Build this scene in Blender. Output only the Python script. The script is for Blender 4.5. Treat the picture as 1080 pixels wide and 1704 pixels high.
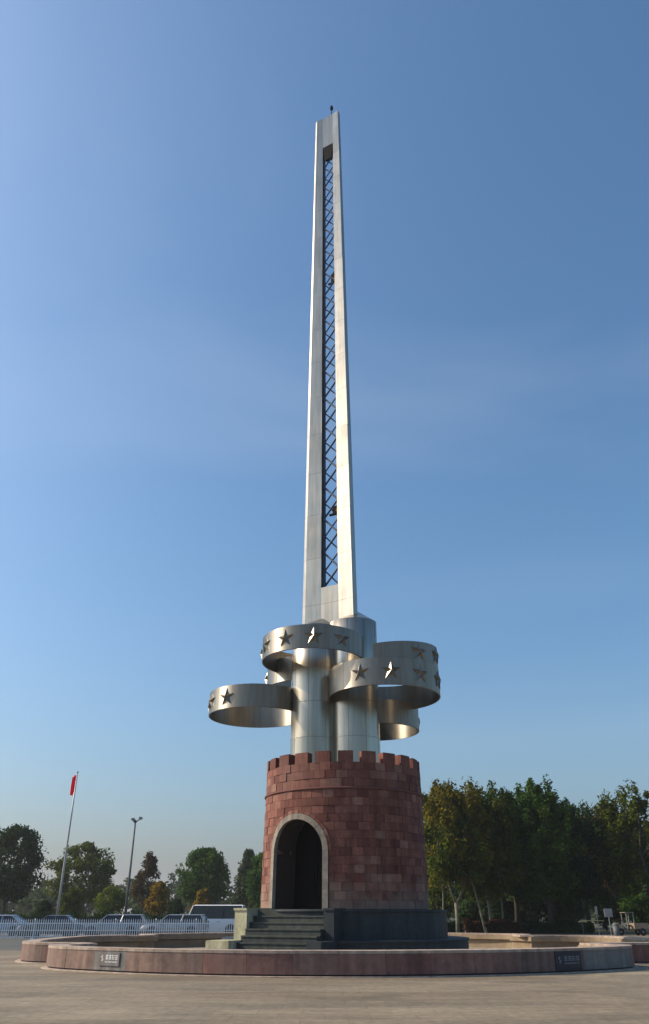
import bpy, math, random
import numpy as np
from mathutils import Vector, Matrix

R = math.radians
PI = math.pi
for o in list(bpy.data.objects):
    bpy.data.objects.remove(o)
S = bpy.context.scene
C = S.collection

# ------------------------------------------------------------------ camera
FPX = 1270.0                                   # focal length in pixels of the 1080 x 1704 photograph
HOR = 1518.0                                   # row of the horizon
EYE = 1.6
TILT = math.atan((HOR - 852.0) / FPX)
cd = bpy.data.cameras.new('camera')
cam = bpy.data.objects.new('camera', cd)
C.objects.link(cam)
cam.location = (0, 0, EYE)
cam.rotation_euler = (PI / 2 + TILT, 0, 0)
cd.sensor_fit = 'VERTICAL'
cd.sensor_height = 36
cd.lens = 36 * FPX / 1704
cd.clip_start = 0.1
cd.clip_end = 6000
S.camera = cam

# ------------------------------------------------------------------ sky, sun, exposure
SUN_AZ = R(95)        # to the left of the direction that points at the camera
SUN_EL = R(34.5)
sd = Vector((-math.sin(SUN_AZ) * math.cos(SUN_EL), -math.cos(SUN_AZ) * math.cos(SUN_EL), math.sin(SUN_EL)))
W = bpy.data.worlds.new('World')
S.world = W
W.use_nodes = True
nt = W.node_tree
bg = nt.nodes['Background']
sky = nt.nodes.new('ShaderNodeTexSky')
sky.sky_type = 'NISHITA'
sky.sun_disc = False
sky.sun_elevation = SUN_EL
sky.sun_rotation = math.atan2(sd.x, sd.y) % (2 * PI)
sky.altitude = 50
sky.air_density = 1.3
sky.dust_density = 3.6
sky.ozone_density = 8.0
# thin, barely visible veils of high cloud over the whole sky
def wnode(t):
    return nt.nodes.new(t)
wc = wnode('ShaderNodeTexCoord')
wm = wnode('ShaderNodeMapping'); wm.inputs['Scale'].default_value = (1.0, 1.0, 2.6); wm.inputs['Location'].default_value = (13.95, 7.3, .55)
wn = wnode('ShaderNodeTexNoise'); wn.inputs['Scale'].default_value = 1.25; wn.inputs['Detail'].default_value = 7; wn.inputs['Roughness'].default_value = .5; wn.inputs['Distortion'].default_value = .6
wr = wnode('ShaderNodeMapRange'); wr.inputs[1].default_value = .48; wr.inputs[2].default_value = .80; wr.inputs[3].default_value = 0; wr.inputs[4].default_value = .12
wh = wnode('ShaderNodeHueSaturation'); wh.inputs['Saturation'].default_value = 1.04
wh.inputs['Hue'].default_value = 0.492
wx = wnode('ShaderNodeMix'); wx.data_type = 'RGBA'
wx.inputs[7].default_value = (4.6, 5.0, 5.3, 1)
nt.links.new(wc.outputs['Generated'], wm.inputs[0]); nt.links.new(wm.outputs[0], wn.inputs['Vector']); nt.links.new(wn.outputs[0], wr.inputs[0])
nt.links.new(sky.outputs[0], wh.inputs['Color']); nt.links.new(wh.outputs[0], wx.inputs[6]); nt.links.new(wr.outputs[0], wx.inputs[0])
nt.links.new(wx.outputs[2], bg.inputs[0])
bg.inputs[1].default_value = 0.15
sl = bpy.data.lights.new('sun', 'SUN')
sl.energy = 5.0
sl.angle = R(0.55)
sl.color = (1.0, 0.82, 0.60)
so = bpy.data.objects.new('sun', sl)
C.objects.link(so)
so.rotation_euler = (-sd).to_track_quat('-Z', 'Y').to_euler()
so.location = (-40, 20, 60)
vs = S.view_settings
vs.view_transform = 'Standard'
vs.look = 'None'
vs.gamma = 1
vs.exposure = 0.18
vs.use_curve_mapping = False

# ------------------------------------------------------------------ pixel -> place
_ct, _st = math.cos(TILT), math.sin(TILT)
def ray(px, py):
    u, v = (px - 540) / FPX, (852 - py) / FPX
    return Vector((u, _ct - v * _st, _st + v * _ct))
def at(px, py, Y):                 # the point of that ray at distance Y
    d = ray(px, py)
    return Vector((0, 0, EYE)) + d * (Y / d.y)
def gx(px, Y, py=1540):            # x of a ground thing at distance Y
    return at(px, py, Y).x

# ------------------------------------------------------------------ helpers
def mesh_data(name, v, f, mat=None, smooth=False):
    m = bpy.data.meshes.new(name)
    m.from_pydata([tuple(p) for p in v], [], f)
    if mat:
        m.materials.append(mat)
    if smooth:
        m.polygons.foreach_set('use_smooth', [True] * len(m.polygons))
    m.update()
    return m
def obj(name, data, parent=None, loc=None):
    o = bpy.data.objects.new(name, data)
    C.objects.link(o)
    if parent:
        o.parent = parent
    if loc is not None:
        o.location = loc
    return o
def tag(o, label, cat=None, group=None):
    o['label'] = label
    if cat:
        o['category'] = cat
    if group:
        o['group'] = group
    return o
def empty(name, loc, rz=0):
    o = bpy.data.objects.new(name, None)
    C.objects.link(o)
    o.location = loc
    o.rotation_euler = (0, 0, rz)
    o.empty_display_size = 0.3
    return o
def structure(o):
    o['kind'] = 'structure'
    return o
def copy_tree(o, parent=None):
    c = o.copy()
    C.objects.link(c)
    c.parent = parent
    for ch in o.children:
        copy_tree(ch, c)
    return c

class MB:
    """collects shapes into one mesh"""
    def __init__(s):
        s.v, s.f = [], []
    def add(s, v, f):
        n = len(s.v)
        s.v += [Vector(p) for p in v]
        s.f += [[i + n for i in q] for q in f]
        return s
    def box(s, a, b, M=None):
        v = [Vector((x, y, z)) for z in (a[2], b[2]) for y in (a[1], b[1]) for x in (a[0], b[0])]
        if M:
            v = [M @ p for p in v]
        return s.add(v, [[0, 2, 3, 1], [4, 5, 7, 6], [0, 1, 5, 4], [2, 6, 7, 3], [0, 4, 6, 2], [1, 3, 7, 5]])
    def hexa(s, lo, hi):
        return s.add(list(lo) + list(hi), [[3, 2, 1, 0], [4, 5, 6, 7], [0, 1, 5, 4], [1, 2, 6, 5], [2, 3, 7, 6], [3, 0, 4, 7]])
    def tube(s, pts, rad, n=8, cap=True):
        pts = [Vector(p) for p in pts]
        rad = rad if isinstance(rad, (list, tuple)) else [rad] * len(pts)
        v, f = [], []
        for i, p in enumerate(pts):
            d = (pts[min(i + 1, len(pts) - 1)] - pts[max(i - 1, 0)]).normalized()
            a = d.orthogonal().normalized() if abs(d.z) < 0.99 else Vector((1, 0, 0))
            if abs(d.z) < 0.99:
                a = d.cross(Vector((0, 0, 1))).normalized()
            b = d.cross(a).normalized()
            for k in range(n):
                t = 2 * PI * k / n
                v.append(p + (a * math.cos(t) + b * math.sin(t)) * rad[i])
        for i in range(len(pts) - 1):
            for k in range(n):
                f.append([i * n + k, i * n + (k + 1) % n, (i + 1) * n + (k + 1) % n, (i + 1) * n + k])
        if cap:
            f.append(list(range(n))[::-1])
            f.append([(len(pts) - 1) * n + k for k in range(n)])
        return s.add(v, f)
    def lathe(s, prof, c=(0, 0), n=24):
        v, f = [], []
        for (r, z) in prof:
            for k in range(n):
                t = 2 * PI * k / n
                v.append((c[0] + r * math.cos(t), c[1] + r * math.sin(t), z))
        for i in range(len(prof) - 1):
            for k in range(n):
                f.append([i * n + k, i * n + (k + 1) % n, (i + 1) * n + (k + 1) % n, (i + 1) * n + k])
        f.append(list(range(n))[::-1])
        f.append([(len(prof) - 1) * n + k for k in range(n)])
        return s.add(v, f)
    def prism(s, poly, z0, z1):
        n = len(poly)
        v = [(p[0], p[1], z0) for p in poly] + [(p[0], p[1], z1) for p in poly]
        f = [list(range(n))[::-1], list(range(n, 2 * n))] + [[i, (i + 1) % n, n + (i + 1) % n, n + i] for i in range(n)]
        return s.add(v, f)
    def shift(s, d):
        d = Vector(d)
        s.v = [p + d for p in s.v]
        return s
    def build(s, name, mat, parent=None, loc=None, smooth=False):
        return obj(name, mesh_data(name, s.v, s.f, mat, smooth), parent, loc)

# ------------------------------------------------------------------ materials
def new_mat(name):
    m = bpy.data.materials.new(name)
    m.use_nodes = True
    n = m.node_tree
    return m, n, n.nodes['Principled BSDF'], n.links
def node(n, t, **k):
    x = n.nodes.new(t)
    for a, b in k.items():
        setattr(x, a, b)
    return x
def c4(c):
    return (c[0], c[1], c[2], 1)
def pm(name, c1, c2=None, scale=3.0, rough=0.8, metal=0.0, bump=0.0, bscale=30.0, rand=0.0, stretch=(1, 1, 1), spec=0.4, detail=6, island=False):
    m, n, p, L = new_mat(name)
    p.inputs['Roughness'].default_value = rough
    p.inputs['Metallic'].default_value = metal
    p.inputs['Specular IOR Level'].default_value = spec
    c2 = c2 or tuple(x * 0.75 for x in c1)
    tc = node(n, 'ShaderNodeTexCoord')
    mp = node(n, 'ShaderNodeMapping')
    mp.inputs['Scale'].default_value = stretch
    L.new(tc.outputs['Object'], mp.inputs[0])
    no = node(n, 'ShaderNodeTexNoise')
    no.inputs['Scale'].default_value = scale
    no.inputs['Detail'].default_value = detail
    no.inputs['Roughness'].default_value = 0.62
    L.new(mp.outputs[0], no.inputs['Vector'])
    cr = node(n, 'ShaderNodeValToRGB')
    cr.color_ramp.elements[0].position = 0.32
    cr.color_ramp.elements[1].position = 0.68
    cr.color_ramp.elements[0].color = c4(c2)
    cr.color_ramp.elements[1].color = c4(c1)
    L.new(no.outputs[0], cr.inputs[0])
    col = cr.outputs[0]
    if rand:
        oi = node(n, 'ShaderNodeObjectInfo')
        src = oi.outputs['Random']
        if island:
            ge = node(n, 'ShaderNodeNewGeometry')
            src = ge.outputs['Random Per Island']
        ma = node(n, 'ShaderNodeMapRange')
        ma.inputs[3].default_value = 1 - rand
        ma.inputs[4].default_value = 1 + rand
        L.new(src, ma.inputs[0])
        hs = node(n, 'ShaderNodeHueSaturation')
        L.new(col, hs.inputs['Color'])
        L.new(ma.outputs[0], hs.inputs['Value'])
        col = hs.outputs[0]
    L.new(col, p.inputs['Base Color'])
    if bump:
        nb = node(n, 'ShaderNodeTexNoise')
        nb.inputs['Scale'].default_value = bscale
        nb.inputs['Detail'].default_value = 8
        L.new(tc.outputs['Object'], nb.inputs['Vector'])
        bp = node(n, 'ShaderNodeBump')
        bp.inputs['Strength'].default_value = bump
        bp.inputs['Distance'].default_value = 0.03
        L.new(nb.outputs[0], bp.inputs['Height'])
        L.new(bp.outputs[0], p.inputs['Normal'])
    return m

def steel(name, base, rough, streak=0.5, aniso=0.0, rand=0.06):
    m, n, p, L = new_mat(name)
    if aniso:                       # rolled lengthwise: highlights stretch upright
        p.inputs['Anisotropic'].default_value = aniso
        p.inputs['Anisotropic Rotation'].default_value = 0.25
        tg = node(n, 'ShaderNodeTangent', direction_type='RADIAL', axis='Z')
        L.new(tg.outputs[0], p.inputs['Tangent'])
    p.inputs['Metallic'].default_value = 1.0
    tc = node(n, 'ShaderNodeTexCoord')
    mp = node(n, 'ShaderNodeMapping')
    mp.inputs['Scale'].default_value = (2.2, 2.2, 0.16)
    L.new(tc.outputs['Object'], mp.inputs[0])
    no = node(n, 'ShaderNodeTexNoise')
    no.inputs['Scale'].default_value = 2.6
    no.inputs['Detail'].default_value = 7
    L.new(mp.outputs[0], no.inputs['Vector'])
    cr = node(n, 'ShaderNodeValToRGB')
    cr.color_ramp.elements[0].position = 0.3
    cr.color_ramp.elements[1].position = 0.62
    cr.color_ramp.elements[0].color = c4((base[0] * (1 - streak * .45), base[1] * (1 - streak * .55), base[2] * (1 - streak * .72)))
    cr.color_ramp.elements[1].color = c4(base)
    L.new(no.outputs[0], cr.inputs[0])
    oi = node(n, 'ShaderNodeObjectInfo')
    ma = node(n, 'ShaderNodeMapRange')
    ma.inputs[3].default_value = 1 - rand
    ma.inputs[4].default_value = 1 + rand
    L.new(oi.outputs['Random'], ma.inputs[0])
    hs = node(n, 'ShaderNodeHueSaturation')
    L.new(cr.outputs[0], hs.inputs['Color'])
    L.new(ma.outputs[0], hs.inputs['Value'])
    L.new(hs.outputs[0], p.inputs['Base Color'])
    n2 = node(n, 'ShaderNodeTexNoise')
    n2.inputs['Scale'].default_value = 1.1
    n2.inputs['Detail'].default_value = 5
    L.new(tc.outputs['Object'], n2.inputs['Vector'])
    mr = node(n, 'ShaderNodeMapRange')
    mr.inputs[3].default_value = rough - 0.06
    mr.inputs[4].default_value = rough + 0.10
    L.new(n2.outputs[0], mr.inputs[0])
    L.new(mr.outputs[0], p.inputs['Roughness'])
    bp = node(n, 'ShaderNodeBump')
    bp.inputs['Strength'].default_value = 0.12
    bp.inputs['Distance'].default_value = 0.05
    L.new(n2.outputs[0], bp.inputs['Height'])
    L.new(bp.outputs[0], p.inputs['Normal'])
    return m

def stone_ramp(name, cols, rough=0.85, bump=0.35, island=False, salt=None):
    """one colour per stone, picked from a ramp by the stone itself"""
    m, n, p, L = new_mat(name)
    p.inputs['Roughness'].default_value = rough
    p.inputs['Specular IOR Level'].default_value = 0.3
    oi = node(n, 'ShaderNodeObjectInfo')
    src = oi.outputs['Random']
    if island:
        ge = node(n, 'ShaderNodeNewGeometry')
        src = ge.outputs['Random Per Island']
    cr = node(n, 'ShaderNodeValToRGB')
    e = cr.color_ramp.elements
    e[0].color = c4(cols[0]); e[0].position = 0
    e[1].color = c4(cols[-1]); e[1].position = 1
    for i, c in enumerate(cols[1:-1]):
        x = e.new((i + 1) / (len(cols) - 1))
        x.color = c4(c)
    L.new(src, cr.inputs[0])
    tc = node(n, 'ShaderNodeTexCoord')
    ad = node(n, 'ShaderNodeVectorMath', operation='ADD')
    L.new(tc.outputs['Object'], ad.inputs[0])
    L.new(oi.outputs['Location'], ad.inputs[1])
    no = node(n, 'ShaderNodeTexNoise')
    no.inputs['Scale'].default_value = 5
    no.inputs['Detail'].default_value = 8
    no.inputs['Roughness'].default_value = 0.7
    geo = node(n, 'ShaderNodeNewGeometry')
    L.new(geo.outputs['Position'], no.inputs['Vector'])
    mr = node(n, 'ShaderNodeMapRange')
    mr.inputs[1].default_value = 0.25
    mr.inputs[2].default_value = 0.75
    mr.inputs[3].default_value = 0.62
    mr.inputs[4].default_value = 1.28
    L.new(no.outputs[0], mr.inputs[0])
    hs = node(n, 'ShaderNodeHueSaturation')
    L.new(cr.outputs[0], hs.inputs['Color'])
    L.new(mr.outputs[0], hs.inputs['Value'])
    mpv = node(n, 'ShaderNodeMapping'); mpv.inputs['Scale'].default_value = (3.2, 3.2, .28)
    L.new(geo.outputs['Position'], mpv.inputs[0])
    ns = node(n, 'ShaderNodeTexNoise'); ns.inputs['Scale'].default_value = 1.3; ns.inputs['Detail'].default_value = 6
    L.new(mpv.outputs[0], ns.inputs['Vector'])
    ms = node(n, 'ShaderNodeMapRange'); ms.inputs[1].default_value = .3; ms.inputs[2].default_value = .7; ms.inputs[3].default_value = .66; ms.inputs[4].default_value = 1.2
    L.new(ns.outputs[0], ms.inputs[0])
    mm = node(n, 'ShaderNodeMath', operation='MULTIPLY')
    L.new(mr.outputs[0], mm.inputs[0]); L.new(ms.outputs[0], mm.inputs[1])
    L.new(mm.outputs[0], hs.inputs['Value'])
    # large weathering patches
    nw = node(n, 'ShaderNodeTexNoise')
    nw.inputs['Scale'].default_value = 0.55
    nw.inputs['Detail'].default_value = 5
    L.new(geo.outputs['Position'], nw.inputs['Vector'])
    mw = node(n, 'ShaderNodeMapRange')
    mw.inputs[1].default_value = 0.5
    mw.inputs[2].default_value = 0.78
    mw.inputs[3].default_value = 0.0
    mw.inputs[4].default_value = 0.4
    L.new(nw.outputs[0], mw.inputs[0])
    mx = node(n, 'ShaderNodeMix', data_type='RGBA')
    mean = [sum(c[i] for c in cols) / len(cols) for i in range(3)]
    g = sum(mean) / 3
    mx.inputs[7].default_value = c4((mean[0] * .45 + g * .6, mean[1] * .45 + g * .6, mean[2] * .45 + g * .55))
    L.new(mw.outputs[0], mx.inputs[0])
    L.new(hs.outputs[0], mx.inputs[6])
    last = mx.outputs[2]
    if salt:                        # pale lime bloom rising from the plinth in uneven tongues
        sx = node(n, 'ShaderNodeSeparateXYZ'); L.new(geo.outputs['Position'], sx.inputs[0])
        hz_ = node(n, 'ShaderNodeMapRange'); hz_.inputs[1].default_value = 1.7; hz_.inputs[2].default_value = 3.3; hz_.inputs[3].default_value = .55; hz_.inputs[4].default_value = 0
        L.new(sx.outputs[2], hz_.inputs[0])
        nn_ = node(n, 'ShaderNodeTexNoise'); nn_.inputs['Scale'].default_value = 1.1; nn_.inputs['Detail'].default_value = 7
        L.new(geo.outputs['Position'], nn_.inputs['Vector'])
        ad_ = node(n, 'ShaderNodeMath', operation='ADD'); L.new(hz_.outputs[0], ad_.inputs[0]); L.new(nn_.outputs[0], ad_.inputs[1])
        mr_ = node(n, 'ShaderNodeMapRange'); mr_.inputs[1].default_value = .66; mr_.inputs[2].default_value = 1.0; mr_.inputs[3].default_value = 0; mr_.inputs[4].default_value = .6
        L.new(ad_.outputs[0], mr_.inputs[0])
        mz = node(n, 'ShaderNodeMix', data_type='RGBA'); mz.inputs[7].default_value = c4(salt)
        L.new(mr_.outputs[0], mz.inputs[0]); L.new(last, mz.inputs[6])
        last = mz.outputs[2]
    L.new(last, p.inputs['Base Color'])
    nb = node(n, 'ShaderNodeTexNoise')
    nb.inputs['Scale'].default_value = 22
    nb.inputs['Detail'].default_value = 8
    L.new(geo.outputs['Position'], nb.inputs['Vector'])
    bp = node(n, 'ShaderNodeBump')
    bp.inputs['Strength'].default_value = bump
    bp.inputs['Distance'].default_value = 0.03
    L.new(nb.outputs[0], bp.inputs['Height'])
    L.new(bp.outputs[0], p.inputs['Normal'])
    return m

def leaf_mat(name, cols, trans=0.25, objvar=0.12):
    m = bpy.data.materials.new(name)
    m.use_nodes = True
    n = m.node_tree
    L = n.links
    n.nodes.remove(n.nodes['Principled BSDF'])
    out = n.nodes['Material Output']
    ge = node(n, 'ShaderNodeNewGeometry')
    cr = node(n, 'ShaderNodeValToRGB')
    e = cr.color_ramp.elements
    e[0].color = c4(cols[0]); e[1].color = c4(cols[-1])
    for i, c in enumerate(cols[1:-1]):
        e.new((i + 1) / (len(cols) - 1)).color = c4(c)
    # clumps of one hue: noise in space mixed with a per-leaf random
    no = node(n, 'ShaderNodeTexNoise')
    no.inputs['Scale'].default_value = 0.55
    no.inputs['Detail'].default_value = 3
    L.new(ge.outputs['Position'], no.inputs['Vector'])
    mr = node(n, 'ShaderNodeMapRange')
    mr.inputs[1].default_value = 0.28
    mr.inputs[2].default_value = 0.72
    L.new(no.outputs[0], mr.inputs[0])
    mx = node(n, 'ShaderNodeMix')
    mx.inputs[0].default_value = 0.45
    L.new(mr.outputs[0], mx.inputs[2])
    L.new(ge.outputs['Random Per Island'], mx.inputs[3])
    L.new(mx.outputs[0], cr.inputs[0])
    oi = node(n, 'ShaderNodeObjectInfo')
    mo = node(n, 'ShaderNodeMapRange')
    mo.inputs[3].default_value = 1 - objvar
    mo.inputs[4].default_value = 1 + objvar
    L.new(oi.outputs['Random'], mo.inputs[0])
    hs = node(n, 'ShaderNodeHueSaturation')
    L.new(cr.outputs[0], hs.inputs['Color'])
    L.new(mo.outputs[0], hs.inputs['Value'])
    d = node(n, 'ShaderNodeBsdfDiffuse')
    t = node(n, 'ShaderNodeBsdfTranslucent')
    L.new(hs.outputs[0], d.inputs[0])
    L.new(hs.outputs[0], t.inputs[0])
    ms = node(n, 'ShaderNodeMixShader')
    ms.inputs[0].default_value = trans
    L.new(d.outputs[0], ms.inputs[1])
    L.new(t.outputs[0], ms.inputs[2])
    L.new(ms.outputs[0], out.inputs[0])
    return m

RED = [(0.096, 0.0305, 0.0237), (0.1751, 0.0655, 0.0475), (0.209, 0.0847, 0.061), (0.1356, 0.0429, 0.0328), (0.1921, 0.0768, 0.0554), (0.2542, 0.1333, 0.0994)]
M = dict(
    steel=steel('brushed_steel', (0.42, 0.385, 0.32), 0.30, 0.42),
    steel_ring=steel('ribbon_steel', (0.29, 0.27, 0.23), 0.41, 0.4, aniso=.75),
    steel_dark=steel('dark_steel_core', (0.22, 0.20, 0.17), 0.55, 0.4),
    star=steel('star_steel', (0.21, 0.195, 0.165), 0.38, 0.3),
    lattice=pm('blue_black_paint', (0.028, 0.046, 0.10), (0.02, 0.032, 0.065), 3, 0.5),
    black=pm('black_paint', (0.006, 0.006, 0.007), None, 4, 0.85, spec=.1),
    brick=stone_ramp('red_stone', RED, salt=(0.25, 0.19, 0.145)),
    brick_rear=stone_ramp('red_stone_joined', RED, island=True, salt=(0.25, 0.19, 0.145)),
    mortar=pm('mortar', (0.13, 0.075, 0.062), (0.09, 0.045, 0.04), 4, 0.95, bump=0.3),
    surround=stone_ramp('pale_stone', [(0.20, 0.175, 0.15), (0.245, 0.215, 0.18), (0.22, 0.19, 0.16)], bump=0.25),
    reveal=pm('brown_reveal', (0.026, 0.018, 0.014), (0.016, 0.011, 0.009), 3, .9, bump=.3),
    door=pm('dark_door', (0.004, 0.004, 0.006), (0.0025, 0.0025, 0.003), 3, 0.8, spec=.1),
    plinth=stone_ramp('blue_green_granite', [(0.017, 0.027, 0.034), (0.024, 0.035, 0.041), (0.014, 0.023, 0.031)], rough=0.6, bump=0.15),
    step=stone_ramp('grey_green_granite', [(0.045, 0.056, 0.052), (0.06, 0.069, 0.06), (0.036, 0.048, 0.045)], rough=0.75, bump=0.2),
    cheek=stone_ramp('sunlit_tone_green_stone', [(0.40, 0.385, 0.25), (0.44, 0.425, 0.29)], rough=0.8, bump=0.2),  # left stair cheek: greenish stone, with its sunlit brightness put into the colour
    pink=stone_ramp('pink_granite', [(0.20, 0.105, 0.085), (0.245, 0.125, 0.10), (0.16, 0.108, 0.09), (0.235, 0.155, 0.125), (0.18, 0.085, 0.072)], rough=0.7, bump=0.2),
    grey_slab=stone_ramp('grey_granite', [(0.17, 0.165, 0.155), (0.19, 0.18, 0.17)], rough=0.7, bump=0.2),
    coping=stone_ramp('worn_coping', [(0.33, 0.25, 0.205), (0.40, 0.32, 0.26), (0.36, 0.28, 0.22)], rough=0.85, bump=0.25),
    core=pm('tan_render', (0.31, 0.25, 0.17), (0.2, 0.15, 0.10), 1.4, 0.9, bump=0.3),
    plaque=pm('dark_blue_plaque', (0.010, 0.014, 0.034), None, 4, 0.35),
    white=pm('white_paint', (0.74, 0.75, 0.76), (0.6, 0.6, 0.6), 5, 0.5),
    board=pm('dull_white_board', (0.30, 0.30, 0.30), (0.22, 0.22, 0.22), 5, 0.6),
    fence=pm('white_fence_paint', (0.80, 0.81, 0.82), (0.66, 0.67, 0.68), 6, 0.45),
    red=leaf_mat('red_cloth', [(0.80, 0.02, 0.05), (0.9, 0.03, 0.075)], .45, 0),
    redmark=pm('red_mark', (0.22, 0.03, 0.03), None, 4, 0.6),
    pole=pm('galvanised_pole', (0.42, 0.42, 0.42), (0.3, 0.3, 0.3), 4, 0.5, 0.4),
    lamp=pm('grey_green_lamp_paint', (0.10, 0.12, 0.12), (0.07, 0.08, 0.085), 4, 0.6),
    lens=pm('lamp_lens', (0.5, 0.52, 0.5), None, 4, 0.3),
    bark=pm('dark_bark', (0.060, 0.048, 0.036), (0.03, 0.024, 0.018), 5, 0.95, bump=0.6, bscale=12),
    palebark=pm('pale_bark', (0.18, 0.17, 0.12), (0.09, 0.088, 0.055), 2.2, 0.9, bump=0.4, bscale=12),
    tyre=pm('tyre_rubber', (0.018, 0.018, 0.018), None, 6, 0.85),
    rim=pm('alloy_rim', (0.5, 0.5, 0.52), (0.4, 0.4, 0.42), 5, 0.35, 0.8),
    glass=pm('dark_car_glass', (0.012, 0.016, 0.02), None, 2, 0.08, spec=0.6),
    headlight=pm('headlight_glass', (0.7, 0.72, 0.74), (0.5, 0.5, 0.52), 9, 0.12),
    taillight=pm('taillight_red', (0.35, 0.012, 0.012), None, 9, 0.25),
    trim=pm('black_trim', (0.022, 0.022, 0.022), None, 5, 0.6),
    wood=pm('weathered_board', (0.30, 0.235, 0.17), (0.2, 0.15, 0.11), 4, 0.8),
    yellow=pm('faded_yellow_paint', (0.42, 0.36, 0.12), (0.3, 0.26, 0.1), 4, 0.7),
)
def car_paint(name, c, rough=0.3, metal=0.3):
    return pm(name, c, tuple(x * .94 for x in c), 2, rough, metal, spec=0.6)

# ------------------------------------------------------------------ ground
def paving_mat():
    m, n, p, L = new_mat('plaza_paving')
    p.inputs['Roughness'].default_value = 0.82
    p.inputs['Specular IOR Level'].default_value = 0.3
    ge = node(n, 'ShaderNodeNewGeometry')
    a = node(n, 'ShaderNodeTexNoise'); a.inputs['Scale'].default_value = 0.22; a.inputs['Detail'].default_value = 8
    b = node(n, 'ShaderNodeTexNoise'); b.inputs['Scale'].default_value = 6.0; b.inputs['Detail'].default_value = 8
    mp = node(n, 'ShaderNodeMapping'); mp.inputs['Scale'].default_value = (0.35, 1.0, 1.0)
    L.new(ge.outputs['Position'], mp.inputs[0]); L.new(mp.outputs[0], a.inputs['Vector'])
    L.new(ge.outputs['Position'], b.inputs['Vector'])
    cr = node(n, 'ShaderNodeValToRGB')
    cr.color_ramp.elements[0].position = 0.33; cr.color_ramp.elements[1].position = 0.66
    cr.color_ramp.elements[0].color = (0.165, 0.130, 0.088, 1); cr.color_ramp.elements[1].color = (0.27, 0.228, 0.16, 1)
    L.new(a.outputs[0], cr.inputs[0])
    mr = node(n, 'ShaderNodeMapRange'); mr.inputs[1].default_value = .25; mr.inputs[2].default_value = .75
    mr.inputs[3].default_value = 0.74; mr.inputs[4].default_value = 1.22
    L.new(b.outputs[0], mr.inputs[0])
    hs = node(n, 'ShaderNodeHueSaturation')
    L.new(cr.outputs[0], hs.inputs['Color']); L.new(mr.outputs[0], hs.inputs['Value'])
    br = node(n, 'ShaderNodeTexBrick')
    br.inputs['Scale'].default_value = 1.0
    br.inputs['Brick Width'].default_value = 0.8; br.inputs['Row Height'].default_value = 0.8
    br.inputs['Mortar Size'].default_value = 0.012; br.inputs['Mortar Smooth'].default_value = 0.2
    br.inputs['Color1'].default_value = (0.80, 0.80, 0.80, 1); br.inputs['Color2'].default_value = (1.12, 1.1, 1.06, 1)
    br.inputs['Mortar'].default_value = (0.5, 0.48, 0.45, 1)
    L.new(ge.outputs['Position'], br.inputs['Vector'])
    mx = node(n, 'ShaderNodeMix', data_type='RGBA', blend_type='MULTIPLY'); mx.inputs[0].default_value = 0.4
    L.new(hs.outputs[0], mx.inputs[6]); L.new(br.outputs[0], mx.inputs[7])
    # stains and worn tracks
    c_ = node(n, 'ShaderNodeTexNoise'); c_.inputs['Scale'].default_value = .5; c_.inputs['Detail'].default_value = 10; c_.inputs['Roughness'].default_value = .68; c_.inputs['Distortion'].default_value = 1.0
    mp2 = node(n, 'ShaderNodeMapping'); mp2.inputs['Scale'].default_value = (.4, 1.3, 1); mp2.inputs['Location'].default_value = (3, 7, 0)
    L.new(ge.outputs['Position'], mp2.inputs[0]); L.new(mp2.outputs[0], c_.inputs['Vector'])
    m2 = node(n, 'ShaderNodeMapRange'); m2.inputs[1].default_value = .36; m2.inputs[2].default_value = .6; m2.inputs[3].default_value = .62; m2.inputs[4].default_value = 1.06
    L.new(c_.outputs[0], m2.inputs[0])
    h2 = node(n, 'ShaderNodeHueSaturation'); L.new(mx.outputs[2], h2.inputs['Color']); L.new(m2.outputs[0], h2.inputs['Value'])
    L.new(h2.outputs[0], p.inputs['Base Color'])
    bp = node(n, 'ShaderNodeBump'); bp.inputs['Strength'].default_value = 0.35; bp.inputs['Distance'].default_value = 0.01
    L.new(b.outputs[0], bp.inputs['Height']); L.new(bp.outputs[0], p.inputs['Normal'])
    return m
M['paving'] = paving_mat()
M['asphalt'] = pm('grey_green_asphalt', (0.085, 0.088, 0.078), (0.06, 0.064, 0.058), 0.35, 0.9, bump=0.3, bscale=60)
M['earth'] = pm('park_ground', (0.075, 0.07, 0.035), (0.045, 0.055, 0.022), 0.15, 0.95, bump=0.4, bscale=3)

def sheet(name, x0, y0, x1, y1, z, mat):
    o = MB().add([(x0, y0, z), (x1, y0, z), (x1, y1, z), (x0, y1, z)], [[0, 1, 2, 3]]).build(name, mat)
    return structure(o)
sheet('ground', -2600, -900, 2600, 4200, 0, M['earth'])
sheet('road', -140, 40.5, 12, 76, 0.004, M['asphalt'])
sheet('plaza', -140, -60, 90, 41.5, 0.008, M['paving'])
sheet('plaza_extension', 11, 41.4, 90, 71, 0.012, M['paving'])

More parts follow.
